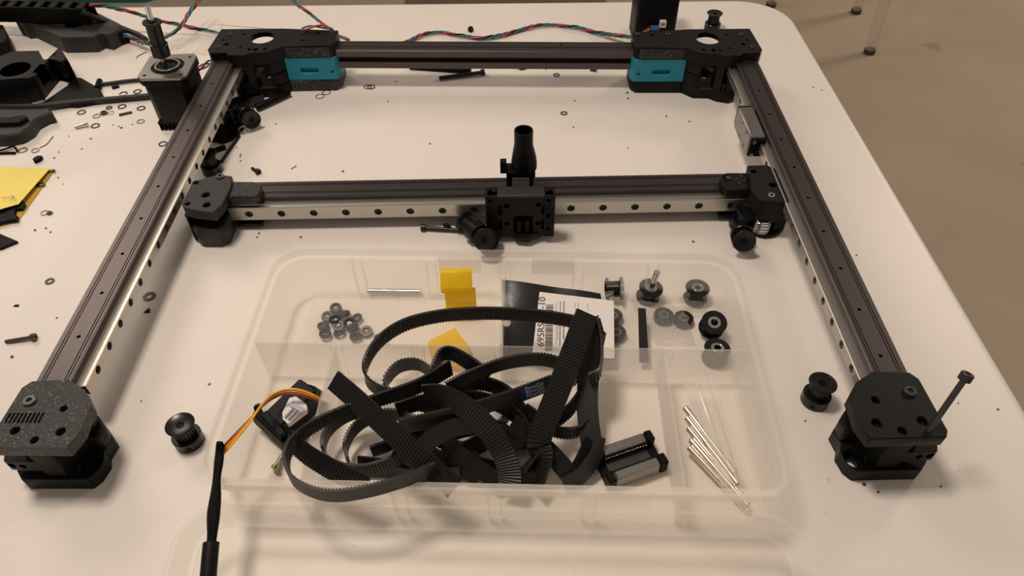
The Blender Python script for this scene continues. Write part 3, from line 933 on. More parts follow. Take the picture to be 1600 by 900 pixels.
CR_ = [(128, 233), (92, 238), (85, 247), (91, 278), (99, 288), (72, 357), (55, 360), (79, 363), (142, 217), (108, 213), (370, 231), (376, 252), (396, 190),
       (431, 194), (619, 128), (606, 159), (672, 225), (898, 158), (896, 199), (853, 109), (1083, 378), (402, 371), (405, 365), (470, 371), (1258, 658),
       (1350, 757), (1372, 769), (1271, 137), (1284, 141), (1338, 399), (1310, 365), (19, 558), (207, 195), (190, 200), (177, 196), (186, 198), (216, 163), (1041, 182), (1077, 190),
       (981, 232), (536, 268), (1559, 640), (1497, 630), (1470, 760), (221, 627), (89, 497)]
for i, (px, py) in enumerate(CR_):
    p = at(px, py, 0)
    if crumb0 is None:
        crumb0 = solo('crumb', MB().prism(rag(0.9, 6, 9), 0, 0.6), M_DIRT, 'tiny dark crumb lying loose on the white tabletop', 'crumb', (0, 0, 0), GLC)
        crumb0.location = p * S
    else:
        c_ = dup(crumb0, p, (0, 0, rnd.random() * 6))
        s_ = 0.7 + rnd.random() * 0.8
        c_.scale = (s_, s_ * (0.6 + rnd.random() * 0.6), 1)
for nm, pts, lab in (('a', [(455, 264, .4), (463, 259, .4)], 'thin dark sliver lying behind the cross-beam'),
                     ('b', [(375, 246, .4), (376.5, 240, .4)], 'thin dark splinter lying behind the left end joint'),
                     ('c', [(62, 231, .4), (72, 226, .4), (80, 217, .4), (83, 213, .4)], 'thin curved wire offcut lying above the yellow note'),
                     ('d', [(214, 91, .4), (215, 88, .4), (229, 81, .4)], 'thin bent wire offcut lying behind the motor')):
    P_ = [at(*p) for p in pts]
    solo('wire_offcut', MB().tube(spline([tuple(p) for p in P_], 2), 0.4, 6), M_WASH, lab, 'wire', tuple(P_[0]))

# ================================================================== stepper motor with heatsink
mc = Vector((-328.5, 641, 0))
mt = Thing('stepper_motor', 'black square stepper motor with steel face, standing beside the left beam', 'motor', tuple(mc), rot=(0, 0, R(1.5)), local=True)
H_ = 23.0
MZ = 58.7
oct_ = lambda h, c: [(-h + c, -h), (h - c, -h), (h, -h + c), (h, h - c), (h - c, h), (-h + c, h), (-h, h - c), (-h, -h + c)]
mt.part('body', MB().prism(oct_(H_ - 1.2, 7), 9.5, MZ - 8), M_BLACK, bevel=0.6)
mt.part('end_plate', MB().prism(oct_(H_, 4.5), MZ - 8.2, MZ - 2.2), M_DBLACK, bevel=0.4)
cc = MB().cyl((0, 0, MZ - 1.3), 15.4, 6, 40)
for a in (-1, 1):
    for b in (-1, 1):
        cc.cyl((a * 16.8, b * 16.8, MZ - 2.6), 1.7, 8, 14)
fp = mt.part('face_plate', MB().prism(oct_(H_, 4.5), MZ - 2.4, MZ), M_BRUSH, bevel=0.4, cut=cc)
mt.part('face_recess', MB().lathe([(11.6, MZ - 2.2), (15.4, MZ - 2.2), (15.4, MZ - 1.2), (11.6, MZ - 1.2)], 40), M_DBLACK, fp)
mt.part('pilot_ring', MB().lathe([(9.9, MZ - 2.2), (12.0, MZ - 2.2), (12.0, MZ + 1.4), (11.6, MZ + 1.8), (10.3, MZ + 1.8), (9.9, MZ + 1.4)], 48), M_CHROME, fp)
mt.part('pilot_floor', MB().lathe([(0.01, MZ - 2), (10.0, MZ - 2), (10.0, MZ - 0.8), (0.01, MZ - 0.8)], 32), M_DBLACK, fp)
sink = mt.part('heatsink', MB().box(-20.5, 20.5, -21.5, 21.5, 7.2, 10), M_DBLACK)
fin = mt.part('fin', MB().box(-20.3, -18.9, -21, 21, 0, 7.3), M_DBLACK, sink)
for k in range(1, 11):
    share(fin, (k * 3.9, 0, 0), sink)
ax = Vector((0.075, 0.0, 1)).normalized()
sb_ = Vector((-2.5, 0, MZ - 1))
mt.part('shaft', MB().rod(sb_, sb_ + ax * 20, 2.5, 18), M_CHROME)
q = Matrix.Rotation(R(4.3), 4, 'Y')
base = sb_ + ax * 12.5
mbp = MB().lathe([(2.6, 0), (7.8, 0), (8.2, 0.5), (8.2, 11.5), (7.8, 12.0), (6.7, 12.2), (6.7, 31.5), (6.7, 32), (2.6, 32)], 36)
mbp.v = [q @ p + base for p in mbp.v]
pl = mt.part('pulley', mbp, M_PULLEY, label='black pulley on the shaft')
mbf = MB().lathe([(4.2, 31.6), (8.2, 31.6), (8.6, 32.2), (8.2, 33.2), (4.6, 33.2), (4.2, 32.8)], 36)
mbf.v = [q @ p + base for p in mbf.v]
mt.part('flange', mbf, M_PULLEY, pl)
p0 = base + ax * 12
mt.part('pin', MB().rod(p0, sb_ + ax * 61, 2.45, 18), M_CHROME, label='bright steel dowel pin standing in the pulley')
mt.part('connector', MB().box(-9, 9, 22, 29, 12, 18), M_DBLACK)

# tall black housing behind the right drive
hb = Thing('black_housing', 'tall black square motor housing with white connector behind the right rear drive', 'motor', (167, 800, 0))
c = Vector((167, 806, 0))
hb.part('body', MB().prism([(c.x + x, c.y + y) for x, y in oct_(23, 3)], 0, 66), M_DBLACK, bevel=0.8)
hb.part('connector', MB().box(170, 177, 778, 783.5, 24, 31), M_WHITE, cut=MB().box(171.4, 175.6, 776, 781, 25.3, 29.7), label='white wire connector')
hb.part('plug', MB().box(160, 170, 776, 782, 22, 25), M_BLUE, label='blue plug')

# ================================================================== organiser box with its open lid
BC, BR = Vector((-8.0, 294.0, 0)), R(-2.0)
BM = Matrix.Translation(BC) @ Matrix.Rotation(BR, 4, 'Z')
BI = BM.inverted()
HX, HY, BH = 169.0, 97.0, 46.0
bx = Thing('organiser_box', 'milky clear plastic organiser box with open lid, full of belts and small parts', 'storage box', tuple(BC), rot=(0, 0, BR), local=True)
def bl(px, py, z):
    return BI @ at(px, py, z)
def rl_(ins, z, r):
    return rrect(-HX + ins, HX - ins, -HY + ins, HY - ins, max(2, r - ins), z, 8)
def walls(L):
    return MB().loft(L + [L[0]], False, False)
tray = bx.part('tray', walls([rl_(7.0, 0.3, 24), rl_(6.2, 0.8, 24), rl_(3.4, 38, 24), rl_(0.0, 38.2, 24), rl_(0.0, BH, 24), rl_(1.6, BH, 24), rl_(1.8, 40, 24), rl_(5.0, 39.6, 24), rl_(7.8, 3.0, 24), rl_(8.6, 1.7, 24), rl_(8.6, 0.3, 24)]), M_BOX, ang=30)
bx.part('tray_floor', MB().loft([rl_(8.6, 0.4, 24), rl_(8.6, 1.6, 24)]), M_BOXF, tray)
yd = bl(780, 541, 38).y
tray_div = bx.part('divider', MB().box(-HX + 4.5, HX - 4.5, yd - 0.7, yd + 0.7, 1.5, 38), M_BOX2, bevel=0.3, label='long lengthwise divider')
bx.part('divider', MB().prism([(-0.8, yd), (0.8, yd), (0.8, HY - 4), (-0.8, HY - 4)], 1.5, 41), M_BOX2, label='rear cross divider')
xl_ = bl(512, 600, 30).x
xr_ = bl(1042, 600, 30).x
for x in (xl_, xr_):
    bx.part('divider', MB().box(x - 0.7, x + 0.7, -HY + 5, yd, 1.5, 36), M_BOX2, label='front cross divider')
def ribs(x, y0, y1, z0, z1, dx=3.2, w=0.9):
    return MB().box(x - dx - w, x - dx, y0, y1, z0, z1).box(x + dx, x + dx + w, y0, y1, z0, z1)
rib_x = [-110, -55, 0, 55, 110]
for x in rib_x:
    bx.part('guide_rib', ribs(x, HY - 7.5, HY - 3.5, 2, 37.5), M_BOX, tray)
    bx.part('guide_rib', ribs(x, yd - 2.2, yd - 0.7, 2, 37.5), M_BOX, tray_div)
    bx.part('guide_rib', ribs(x, -HY + 4, -HY + 7.5, 2, 37.5), M_BOX, tray)
for x in (-34, 36):     # catches on the rear wall
    bx.part('catch', MB().box(x - 16, x + 16, HY - 3.2, HY + 0.8, 24, 40.5), M_BOX2, tray, bevel=0.8)
# lid: hinged on the front rim, leaning down to the table
ld = Matrix.Translation(Vector((0, -HY - 8.0, 43.0))) @ Matrix.Rotation(R(8.6), 4, 'X')
def ll(ins, z, r):
    return [ld @ p for p in rrect(-HX - 1 + ins, HX + 1 - ins, -200 + ins, 0 - ins, max(2, r - ins), z, 8)]
lid = bx.part('lid', walls([ll(9, -11.5, 26), ll(7, -11.2, 26), ll(1.6, -1.5, 26), ll(0, -1.2, 26), ll(0, 1.0, 26), ll(1.8, 1.0, 26), ll(3.4, -1.6, 26), ll(8.6, -9.6, 26), ll(10.5, -9.9, 26), ll(10.5, -11.5, 26)]), M_BOX, label='open milky lid')
bx.part('lid_panel', MB().loft([ll(10.5, -11.2, 26), ll(10.5, -10.0, 26)]), M_BOXF, lid)
def lbox(x0, x1, y0, y1, z0, z1):
    m = MB().box(x0, x1, y0, y1, z0, z1)
    m.v = [ld @ p for p in m.v]
    return m
rg = lambda i_, z_: [ld @ p for p in rrect(-138 + i_, 144 - i_, -172 + i_, -38 - i_, 12, z_, 5)]
bx.part('panel_ridge', walls([rg(0, -9.95), rg(0, -9.3), rg(1.4, -9.3), rg(1.4, -9.95)]), M_BOX, lid)
M_BOX3 = clear('milky_polypropylene_edge', (1.0, 0.96, 0.90, 1), 0.32, 0.30)
bx.part('front_rim', MB().box(-HX + 12, HX - 12, -HY + 0.2, -HY + 5.2, 39.8, 45.4), M_BOX3, bevel=0.6, label='thick milky front rim')
for x0, x1 in ((-152, -88), (-86, 22), (24, 88), (90, 152)):
    bx.part('hinge', MB().box(x0, x1, -HY - 8.5, -HY + 0.0, 41.0, 42.0), M_BOXF, bevel=0.2)

def inbox(px, py, z):
    return at(px, py, z)
FLR = 1.7
# ------------------------------------------------------------------ rear compartments
a, b = inbox(574, 454.5, 4.2), inbox(658, 455.5, 4.2)
solo('dowel_pin', MB().rod(a, b, 1.9, 20), M_CHROME, 'plain steel pin lying along the rear wall of the organiser box', 'pin', (a.x, a.y, FLR), bevel=0.4)
# yellow stepped bracket leaning on the back wall
yb = inbox(720, 472, FLR)
x0 = yb.x - 11.0
yy = 362.0
mb = MB()
def slab(dx, prof_):
    sec = [Vector((0, yy + a_, FLR + b_)) for a_, b_ in prof_]
    mb.loft([[p + Vector((x0 + dx, 0, 0)) for p in sec], [p + Vector((x0 + dx + 22.5, 0, 0)) for p in sec]])
slab(1.2, [(0, 0), (1.2, 13), (3.2, 15.5), (3.0, 26), (9, 26), (9, 0)])
slab(-1.2, [(3.0, 25.5), (3.4, 30), (1.8, 32), (9.5, 41), (14, 41), (12, 25.5)])
solo('yellow_bracket', mb, M_YELLOW, 'translucent yellow stepped plastic bracket leaning on the box rear wall', 'bracket', (yb.x, yb.y, FLR), bevel=0.4)
pts = [inbox(669, 535, 5), inbox(711, 514, 5), inbox(735, 545, 5), inbox(730, 575, 5), inbox(676, 572, 5)]
solo('yellow_plate', MB().prism([(p.x, p.y) for p in pts], FLR, FLR + 5), M_YELLOW, 'translucent yellow plastic piece lying flat behind the long divider', 'plate', (pts[0].x, pts[0].y, FLR), bevel=0.5)
# bag of grey rings
def crumple(amp, sd):
    r_ = random.Random(sd)
    ph = [(r_.uniform(3, 16), r_.uniform(3, 16), r_.uniform(0, 6)) for _ in range(7)]
    return lambda u, v: amp * sum(math.sin(a_ * u + b_ * v + c_) for a_, b_, c_ in ph) / 3.5
bag = Thing('clear_parts_bag', 'crumpled clear plastic bag holding grey rings in the rear left compartment', 'bag', tuple(inbox(600, 510, FLR)))
bag.part('film', MB().patch(inbox(492, 457, 3.5), inbox(772, 462, 3.5), inbox(770, 551, 8), inbox(452, 540, 8), 46, 26, crumple(1.1, 3), 0.15), M_BAG)
ring_mb = MB().lathe([(2.0, 0.6), (2.7, 0), (4.1, 0), (4.5, 0.5), (4.5, 2.0), (4.1, 2.4), (2.7, 2.4), (2.0, 1.8)], 24)
M_RING = mat('grey_ring_rubber', (0.016, 0.017, 0.022, 1), 0.4)
ring0 = None
for i, (px, py, z) in enumerate([(525, 483, 2), (512, 496, 2), (539, 493, 2), (524, 501, 4.2), (505, 512, 2), (530, 510, 3), (558, 499, 2), (552, 514, 2), (508, 524, 3), (531, 521, 2), (573, 519, 2), (556, 528, 2), (594, 530, 2), (546, 506, 4.5)]):
    p = at(px, py, z)
    if ring0 is None:
        ring0 = solo('rubber_ring', ring_mb, M_RING, 'small dark grey ring inside the crumpled clear bag', 'ring', (0, 0, 0), 'grey rings in the clear bag')
        ring0.location = p * S
        ring0.rotation_euler = (0.2, 0.1, 0)
    else:
        dup(ring0, p, (rnd.uniform(-.35, .35), rnd.uniform(-.35, .35), 0))

# black pouch with white label
pc = Thing('parts_pouch', 'black foil parts pouch with a white barcode label in the rear right compartment', 'pouch', tuple(inbox(860, 500, FLR)))
P00, P10, P11, P01 = inbox(784, 437, 30), inbox(938, 459, 26), inbox(962, 562, 9), inbox(786, 562, 9)
pc.part('foil', MB().patch(P00, P10, P11, P01, 30, 20, lambda u, v: 1.3 * math.sin(3.1 * u + 4 * v) + 0.8 * math.sin(9 * u) * (1 - v), 1.2), M_POUCH,
        cut=MB().cyl(inbox(792, 507, 17) + Vector((0, 0, -10)), 3.0, 24, 20))
L00, L10, L11, L01 = inbox(843, 456, 31.5), inbox(959, 470, 29.5), inbox(960, 560, 13), inbox(831, 560, 13)
lab = pc.part('label', MB().patch(L00, L10, L11, L01, 8, 8, None, 0.25), M_PAPER, label='white printed barcode label')
LU = (L11 - L01).normalized()
LN = (L10 - L00).cross(L01 - L00).normalized()
LN = LN if LN.z > 0 else -LN
def on_label(px, py):
    # point on the label plane seen at this place of the print
    d = CR @ Vector(((px - 800) / F, -(py - 450) / F, -1.0))
    o_ = Vector((0, 0, CAMZ))
    t_ = (L00 - o_).dot(LN) / d.dot(LN)
    return o_ + d * t_
def strip(name, quads, m, par, lift=0.12):
    mb = MB()
    for q_ in quads:
        P_ = [p + LN * lift for p in q_]
        B_ = [p - LN * 0.1 for p in P_]
        mb.add(P_ + B_, [(0, 1, 2, 3), (7, 6, 5, 4)] + [(i, (i + 1) % 4, 4 + (i + 1) % 4, 4 + i) for i in range(4)])
    return pc.part(name, mb, m, par)
def quad(px0, py0, px1, py1):
    return [on_label(px0, py0), on_label(px1, py0), on_label(px1, py1), on_label(px0, py1)]
r_ = random.Random(4)
bars = []
y = 476.0
while y < 547:
    h = r_.choice((0.6, 0.6, 1.1, 1.6))
    off = -(y - 476) * 0.02
    bars.append(quad(853 + off, y, 864.5 + off, y + h))
    y += h + r_.choice((0.7, 0.9, 1.3))
strip('barcode', bars, M_INK, lab)
txt = []
for x, w_, n_, y0_, y1_, in ((875, 1.6, 30, 472, 540), (880.5, 1.7, 28, 471, 530)):
    y = y0_
    while y < y1_:
        h = r_.uniform(0.8, 2.6)
        txt.append(quad(x - (y - 472) * 0.015, y, x + w_ * r_.uniform(0.6, 1) - (y - 472) * 0.015, y + h))
        y += h + r_.uniform(0.3, 0.9)
strip('fine_print', txt, M_INK, lab)
txt = []
for x, y0_, y1_ in ((868.5, 474, 536), (871, 490, 530), (898, 473, 486), (903, 473, 482), (918, 474, 484)):
    y = y0_
    while y < y1_:
        h = r_.uniform(0.8, 2.4)
        txt.append(quad(x, y, x + 0.9, y + h))
        y += h + r_.uniform(0.4, 1.0)
strip('fine_print', txt, M_GINK, lab)
def text_part(th, s_, org, udir, vdir, size, m, par, name, lift=0.2):
    cu = bpy.data.curves.new('txt', 'FONT')
    cu.body = s_
    cu.size = 1.0
    cu.extrude = 0.01
    o = bpy.data.objects.new('txt', cu)
    col.objects.link(o)
    dg = bpy.context.evaluated_depsgraph_get()
    dg.update()
    me = bpy.data.meshes.new_from_object(o.evaluated_get(dg))
    bpy.data.objects.remove(o)
    u, v = Vector(udir).normalized(), Vector(vdir).normalized()
    nn = u.cross(v).normalized()
    mb = MB()
    mb.v = [Vector(org) + (u * p.co.x + v * p.co.y) * size + nn * (lift + p.co.z * 2) for p in me.vertices]
    mb.f = [tuple(p.vertices) for p in me.polygons]
    bpy.data.meshes.remove(me)
    return th.part(name, mb, m, par, ang=10)
t0, t1 = on_label(849.5, 542), on_label(851, 500)
tu = (t1 - t0).normalized()
tv = LN.cross(tu)
text_part(pc, '695RS-A7-10', t0, tu, tv, 7.0, M_INK, lab, 'printed_code')
# clear window bag with black edge beside the label
wb = Thing('zip_bag', 'clear window bag with a black edge strip lying next to the labelled pouch', 'bag', tuple(inbox(985, 510, FLR)))
Q00, Q10, Q11, Q01 = inbox(955, 462, 18), inbox(1008, 480, 16), inbox(1015, 566, 6), inbox(955, 566, 6)
wb.part('film', MB().patch(Q00, Q10, Q11, Q01, 12, 16, crumple(0.5, 8), 0.2), M_BAG)
E0, E1 = inbox(997, 481, 18), inbox(1009, 482, 18)
wb.part('edge_strip', MB().patch(E0, E1, inbox(1014, 566, 8), inbox(999, 566, 8), 3, 10, None, 0.6), M_POUCH, label='black edge strip')

# spool pulleys with bearings
def spool_parts(t):
    t.part('drum', MB().lathe([(2.6, 0.8), (6.2, 0.8), (6.2, 11.2), (2.6, 11.2)], 32), M_PULLEY)
    for z0_, z1_ in ((0, 1.0), (11.0, 12.0)):
        t.part('flange', MB().lathe([(4.5, z0_), (8.8, z0_), (9.2, (z0_ + z1_) / 2), (8.8, z1_), (4.5, z1_)], 40), M_PULLEY)
    for z0_, z1_ in ((0.1, 0.9), (11.1, 12.1)):
        bb = t.part('bearing', MB().lathe([(2.5, z0_), (5.1, z0_), (5.1, z1_ - 0.3), (4.5, z1_ - 0.3), (4.5, z1_), (4.1, z1_), (4.0, z1_ - 0.35), (3.6, z1_ - 0.35), (3.5, z1_), (2.5, z1_)], 32), M_CHROME, label='silver ball bearing face')
def spool(label, px, py, z, rot=(0, 0, 0), pin=None):
    p = at(px, py, z)
    t = Thing('idler_spool', label, 'pulley', tuple(p), 'idler spools in the organiser box', rot, local=True)
    spool_parts(t)
    if pin:
        t.part('pin', MB().rod((0, 0, pin[0]), (0, 0, pin[1]), 2.45, 18), M_CHROME, label='steel dowel pin', bevel=0.5)
    return t
spool('black idler spool standing upright with a steel pin through its bore', 1012, 464, FLR, (R(6), R(5), 0), (1, 31))
spool('black idler spool standing upright with an empty bore near the box corner', 1086, 466, FLR)
spool('black idler spool tilted forward with a steel pin behind it', 1111, 512, FLR + 5.5, (R(22), R(-3), 0), (-14, 3))
spool('black idler spool half hidden behind the long divider', 1116, 560, FLR)
spool('black idler spool lying on its side next to the white label', 948, 452, 10.2, (0, R(75), R(-12)))
solo('crumpled_film', MB().patch(inbox(905, 455, 13), inbox(960, 448, 14), inbox(958, 473, 20), inbox(915, 468, 22), 20, 12, crumple(2.0, 5), 0.15), M_BAG, 'crumpled clear film lying on the spool beside the label', 'film', tuple(inbox(935, 460, 10)))
# ribbed clear film over two bearings
def flat_bearing(label, px, py, z=FLR):
    p = at(px, py, z)
    t = Thing('ball_bearing', label, 'bearing', tuple(p), 'bearings under the ribbed film', local=True)
    t.part('ring', MB().lathe([(4.2, 0), (7.3, 0), (7.3, 4), (4.2, 4)], 30), M_PULLEY)
    t.part('inner_ring', MB().lathe([(2.5, 0), (3.9, 0), (3.9, 4), (2.5, 4)], 26), M_WASHG)
flat_bearing('flat dark bearing under ribbed film, beside the window bag', 1036, 497)
flat_bearing('flat dark bearing under ribbed film, beside the pinned spool', 1067, 502)
flat_bearing('flat dark bearing in the window bag, nearer the rear wall', 957, 498)
flat_bearing('flat dark bearing in the window bag, nearer the long divider', 962, 524)
solo('ribbed_film', MB().patch(inbox(985, 466, 9), inbox(1066, 480, 9), inbox(1086, 530, 7.5), inbox(1022, 530, 7.5), 12, 12, crumple(0.35, 6), 0.2), M_BUBBLE, 'strip of ribbed clear film covering two flat bearings', 'film', tuple(inbox(1036, 500, FLR)))
solo('ribbed_film', MB().patch(inbox(1062, 466, 9), inbox(1104, 472, 8), inbox(1104, 492, 6), inbox(1072, 486, 7), 10, 8, crumple(0.8, 7), 0.2), M_BUBBLE, 'small curled scrap of ribbed film below the upright spool', 'film', tuple(inbox(1084, 480, FLR)))

# ------------------------------------------------------------------ carriage block
cbp = inbox(985, 728, FLR)
u = (inbox(1040, 712, 4) - inbox(938, 748, 4)); u.z = 0
ang_ = math.atan2(u.y, u.x)
cb = Thing('carriage_block', 'loose steel linear carriage block with black end caps lying in the box', 'carriage block', (cbp.x - 1, cbp.y + 1, FLR), rot=(0, 0, ang_), local=True)
cb.part('base', MB().box(-15, 15, -11.5, 11.5, 0, 3.2), M_SCREW, bevel=0.4)
for s_ in (-1, 1):
    fl = cb.part('flank', MB().box(-15, 15, min(s_ * 6, s_ * 12.5), max(s_ * 6, s_ * 12.5), 0.4, 11), M_BRUSH, bevel=1.0)
    e0 = cb.part('end_cap', MB().box(-20.5, -15.2, min(s_ * 5, s_ * 12.8), max(s_ * 5, s_ * 12.8), 0, 11.2), M_DBLACK, bevel=0.8)
    cb.part('end_cap', MB().box(15.2, 20.5, min(s_ * 5, s_ * 12.8), max(s_ * 5, s_ * 12.8), 0, 11.2), M_DBLACK, bevel=0.8)
    cb.part('end_web', MB().box(s_ * 20 if s_ < 0 else 15.2, -15.2 if s_ < 0 else 20, -6, 6, 0, 3.6), M_DBLACK)
    cb.part('ball_track', MB().box(-15, 15, min(s_ * 5.0, s_ * 6.1), max(s_ * 5.0, s_ * 6.1), 4.2, 9.6), M_DBLACK, fl)
    ball = None
    for k in range(16):
        if ball is None:
            ball = cb.part('ball', MB().lathe([(0.02, -0.8), (0.57, -0.57), (0.8, 0), (0.57, 0.57), (0.02, 0.8)], 8, (-14 + 1.85 * k, s_ * 4.9, 7.6)), M_CHROME, fl)
        else:
            share(ball, (1.85 * k, 0, 0), fl)

# ------------------------------------------------------------------ steel pins in a clear sleeve
M_PIN = mat('warm_steel', (0.74, 0.66, 0.57, 1), 0.25, metal=1.0)
heads = [(1070, 636), (1073, 652), (1075, 668), (1079, 687), (1076, 698)]
tails = [(1158, 752), (1153, 757), (1149, 760), (1145, 763), (1138, 765)]
for i in range(5):
    a, b = at(heads[i][0], heads[i][1], 14 - 1.5 * i), at(tails[i][0], tails[i][1], 4.5 + 0.6 * (4 - i) + (i % 2) * 1.5)
    b = a + (b - a).normalized() * 52
    solo('dowel_pin', MB().rod(a, b, 2.3, 18), M_PIN, ('steel pin lying outermost in the clear sleeve, next to the film flap', 'second steel pin in the clear sleeve counted from the film flap', 'middle one of five steel pins in the clear sleeve', 'fourth steel pin in the clear sleeve counted from the film flap', 'steel pin in the clear sleeve nearest the front cross divider')[i], 'pin', (a.x, a.y, FLR), 'pins in the clear sleeve', bevel=0.6)
solo('clear_sleeve', MB().patch(at(1066, 592, 20), at(1112, 588, 24), at(1162, 752, 9), at(1128, 762, 9), 16, 20, lambda u_, v_: 1.2 + 1.0 * math.sin(19 * u_) + 0.5 * math.sin(5 * v_), 0.2), M_SLEEVE, 'folded clear plastic sleeve around the steel pins', 'sleeve', tuple(at(1120, 690, FLR)))
solo('clear_sheet', MB().patch(at(1112, 590, 22), at(1172, 578, 20), at(1214, 752, 5), at(1160, 758, 6), 12, 14, crumple(0.5, 12), 0.2), M_BAG, 'flat flap of clear film beside the pins in the box corner', 'film', tuple(at(1170, 690, FLR)))

# ------------------------------------------------------------------ small servo with cable
sv = Thing('servo', 'small black servo with white striped sticker and coloured cable in the box', 'servo', tuple(inbox(455, 680, FLR)))
def seg_box(P, w_, h_, up=(0, 0, 1)):
    """box between two axis points with width and height"""
    a_, b_ = Vector(P[0]), Vector(P[1])
    t_ = (b_ - a_).normalized()
    s_ = t_.cross(Vector(up)).normalized()
    n_ = s_.cross(t_)
    v_ = [p + s_ * i * w_ / 2 + n_ * j * h_ / 2 for p in (a_, b_) for i, j in ((-1, -1), (1, -1), (1, 1), (-1, 1))]
    return MB().add(v_, [(3, 2, 1, 0), (4, 5, 6, 7), (0, 1, 5, 4), (1, 2, 6, 5), (2, 3, 7, 6), (3, 0, 4, 7)])
s0, s1 = at(432, 668, 12), at(488, 612, 15)
body = sv.part('case', seg_box((s0, s1), 17, 20), M_BLACK, bevel=1.2)
sv.part('ear', seg_box((at(415, 655, 14), at(445, 690, 10)), 5, 21), M_DBLACK, bevel=0.6)
sv.part('ear', seg_box((at(478, 640, 12), at(494, 606, 18)), 7, 16), M_BLACK, bevel=1.4)
sv.part('horn', seg_box((at(400, 648, 17), at(448, 694, 8)), 6, 14), M_DBLACK, bevel=0.8)
sv.part('horn_tip', seg_box((at(401, 632, 22), at(408, 655, 15)), 4, 10), M_DBLACK, bevel=0.8)
lp = [at(441, 645, 23.6), at(452, 622, 26.2), at(462, 619, 26.8), at(479, 632, 26.2), at(479, 640, 25.6), at(450, 662, 23.0), at(442, 655, 23.2)]
mb = MB()
mb.add(lp + [p - Vector((0, 0, 4)) for p in lp], [tuple(range(7)), tuple(range(13, 6, -1))] + [(i, (i + 1) % 7, 7 + (i + 1) % 7, 7 + i) for i in range(7)])
stk = sv.part('sticker', mb, M_WHITE, label='white sticker with dark stripes')
for k in range(3):
    a, b = at(445 + 5.5 * k, 652.5 + 3.2 * k - 4 * 0, 24.3), at(458 + 5.5 * k, 639 + 2.8 * k, 25.9)
    sv.part('stripe', seg_box((a + Vector((0, 0, .2)), b + Vector((0, 0, .2))), 1.3, 0.8), M_GINK, stk)
sv.part('stripe', seg_box((at(455, 630, 27), at(474, 642, 25.6)), 3.6, 0.8), mat('pale_lilac_print', lin(176, 176, 196), 0.5), stk)
cable_pts = [(505, 632, 24), (492, 622, 32), (468, 613, 36), (445, 612, 37), (425, 620, 37), (408, 635, 42), (392, 655, 47), (372, 678, 51), (352, 700, 53), (345, 708, 52)]
cp = [tuple(at(*p)) for p in cable_pts]
for k, (m, nm) in enumerate(((M_BROWN, 'wire'), (M_ORANGE, 'wire'), (M_YELW, 'wire'))):
    pts = []
    sp = spline(cp, 2.0)
    for i, p in enumerate(sp):
        t_ = i / len(sp)
        off = (k - 1) * 1.25
        d_ = Vector(sp[min(i + 1, len(sp) - 1)]) - Vector(sp[max(0, i - 1)])
        sd = d_.cross(Vector((0, -0.6, 0.8))).normalized()
        tw = math.cos(t_ * 4.2 - 0.4)
        pts.append(Vector(p) + sd * off * tw + Vector((0, 0, 1)) * off * math.sin(t_ * 4.2 - 0.4))
    sv.part('wire', MB().tube(pts, 0.72, 8), m)
hs = [tuple(at(*p)) for p in ((342, 694, 56), (343, 712, 53), (339, 745, 51), (337, 775, 50), (334, 800, 48), (332, 830, 46), (330, 852, 44))]
sp = spline(hs, 3)
mbt = MB().tube(sp, [1.6 + 1.3 * min(1, i / 8) + 0.5 * math.sin(i * 0.7) for i in range(len(sp))], 10)
slv = sv.part('cable_sleeve', mbt, M_DBLACK, label='black wrapped cable sleeve')
hs = [tuple(at(*p)) for p in ((330, 848, 44.5), (327, 880, 42), (323, 930, 37), (318, 1000, 28))]
sp = spline(hs, 3)
sv.part('heat_shrink', MB().tube(sp, 4.2, 12), M_BLACK, slv)
ft = [tuple(at(*p)) for p in ((343, 709, 53), (345, 698, 56), (339, 690, 58))]
sv.part('torn_tape', MB().tube(spline(ft, 2), [1.2, 2.2] + [2.4] * (len(spline(ft, 2)) - 3) + [0.5], 6), M_DBLACK, slv)
M_STUD = mat('dull_brass', (0.28, 0.24, 0.16, 1), 0.4, metal=0.7)
for i, (p0_, p1_) in enumerate((((440, 712, 3), (434, 735, 3)), ((446, 705, 4), (430, 728, 3)))):
    a, b = at(*p0_), at(*p1_)
    solo('small_screw', MB().rod(a, b, 1.2, 10).rod(b, b + (b - a).normalized() * 1.8, 2.0, 12), M_STUD, ('tiny brassy screw lying under another below the servo', 'tiny brassy screw lying across another below the servo')[i], 'screw', (a.x, a.y, FLR), 'tiny screws below the servo')

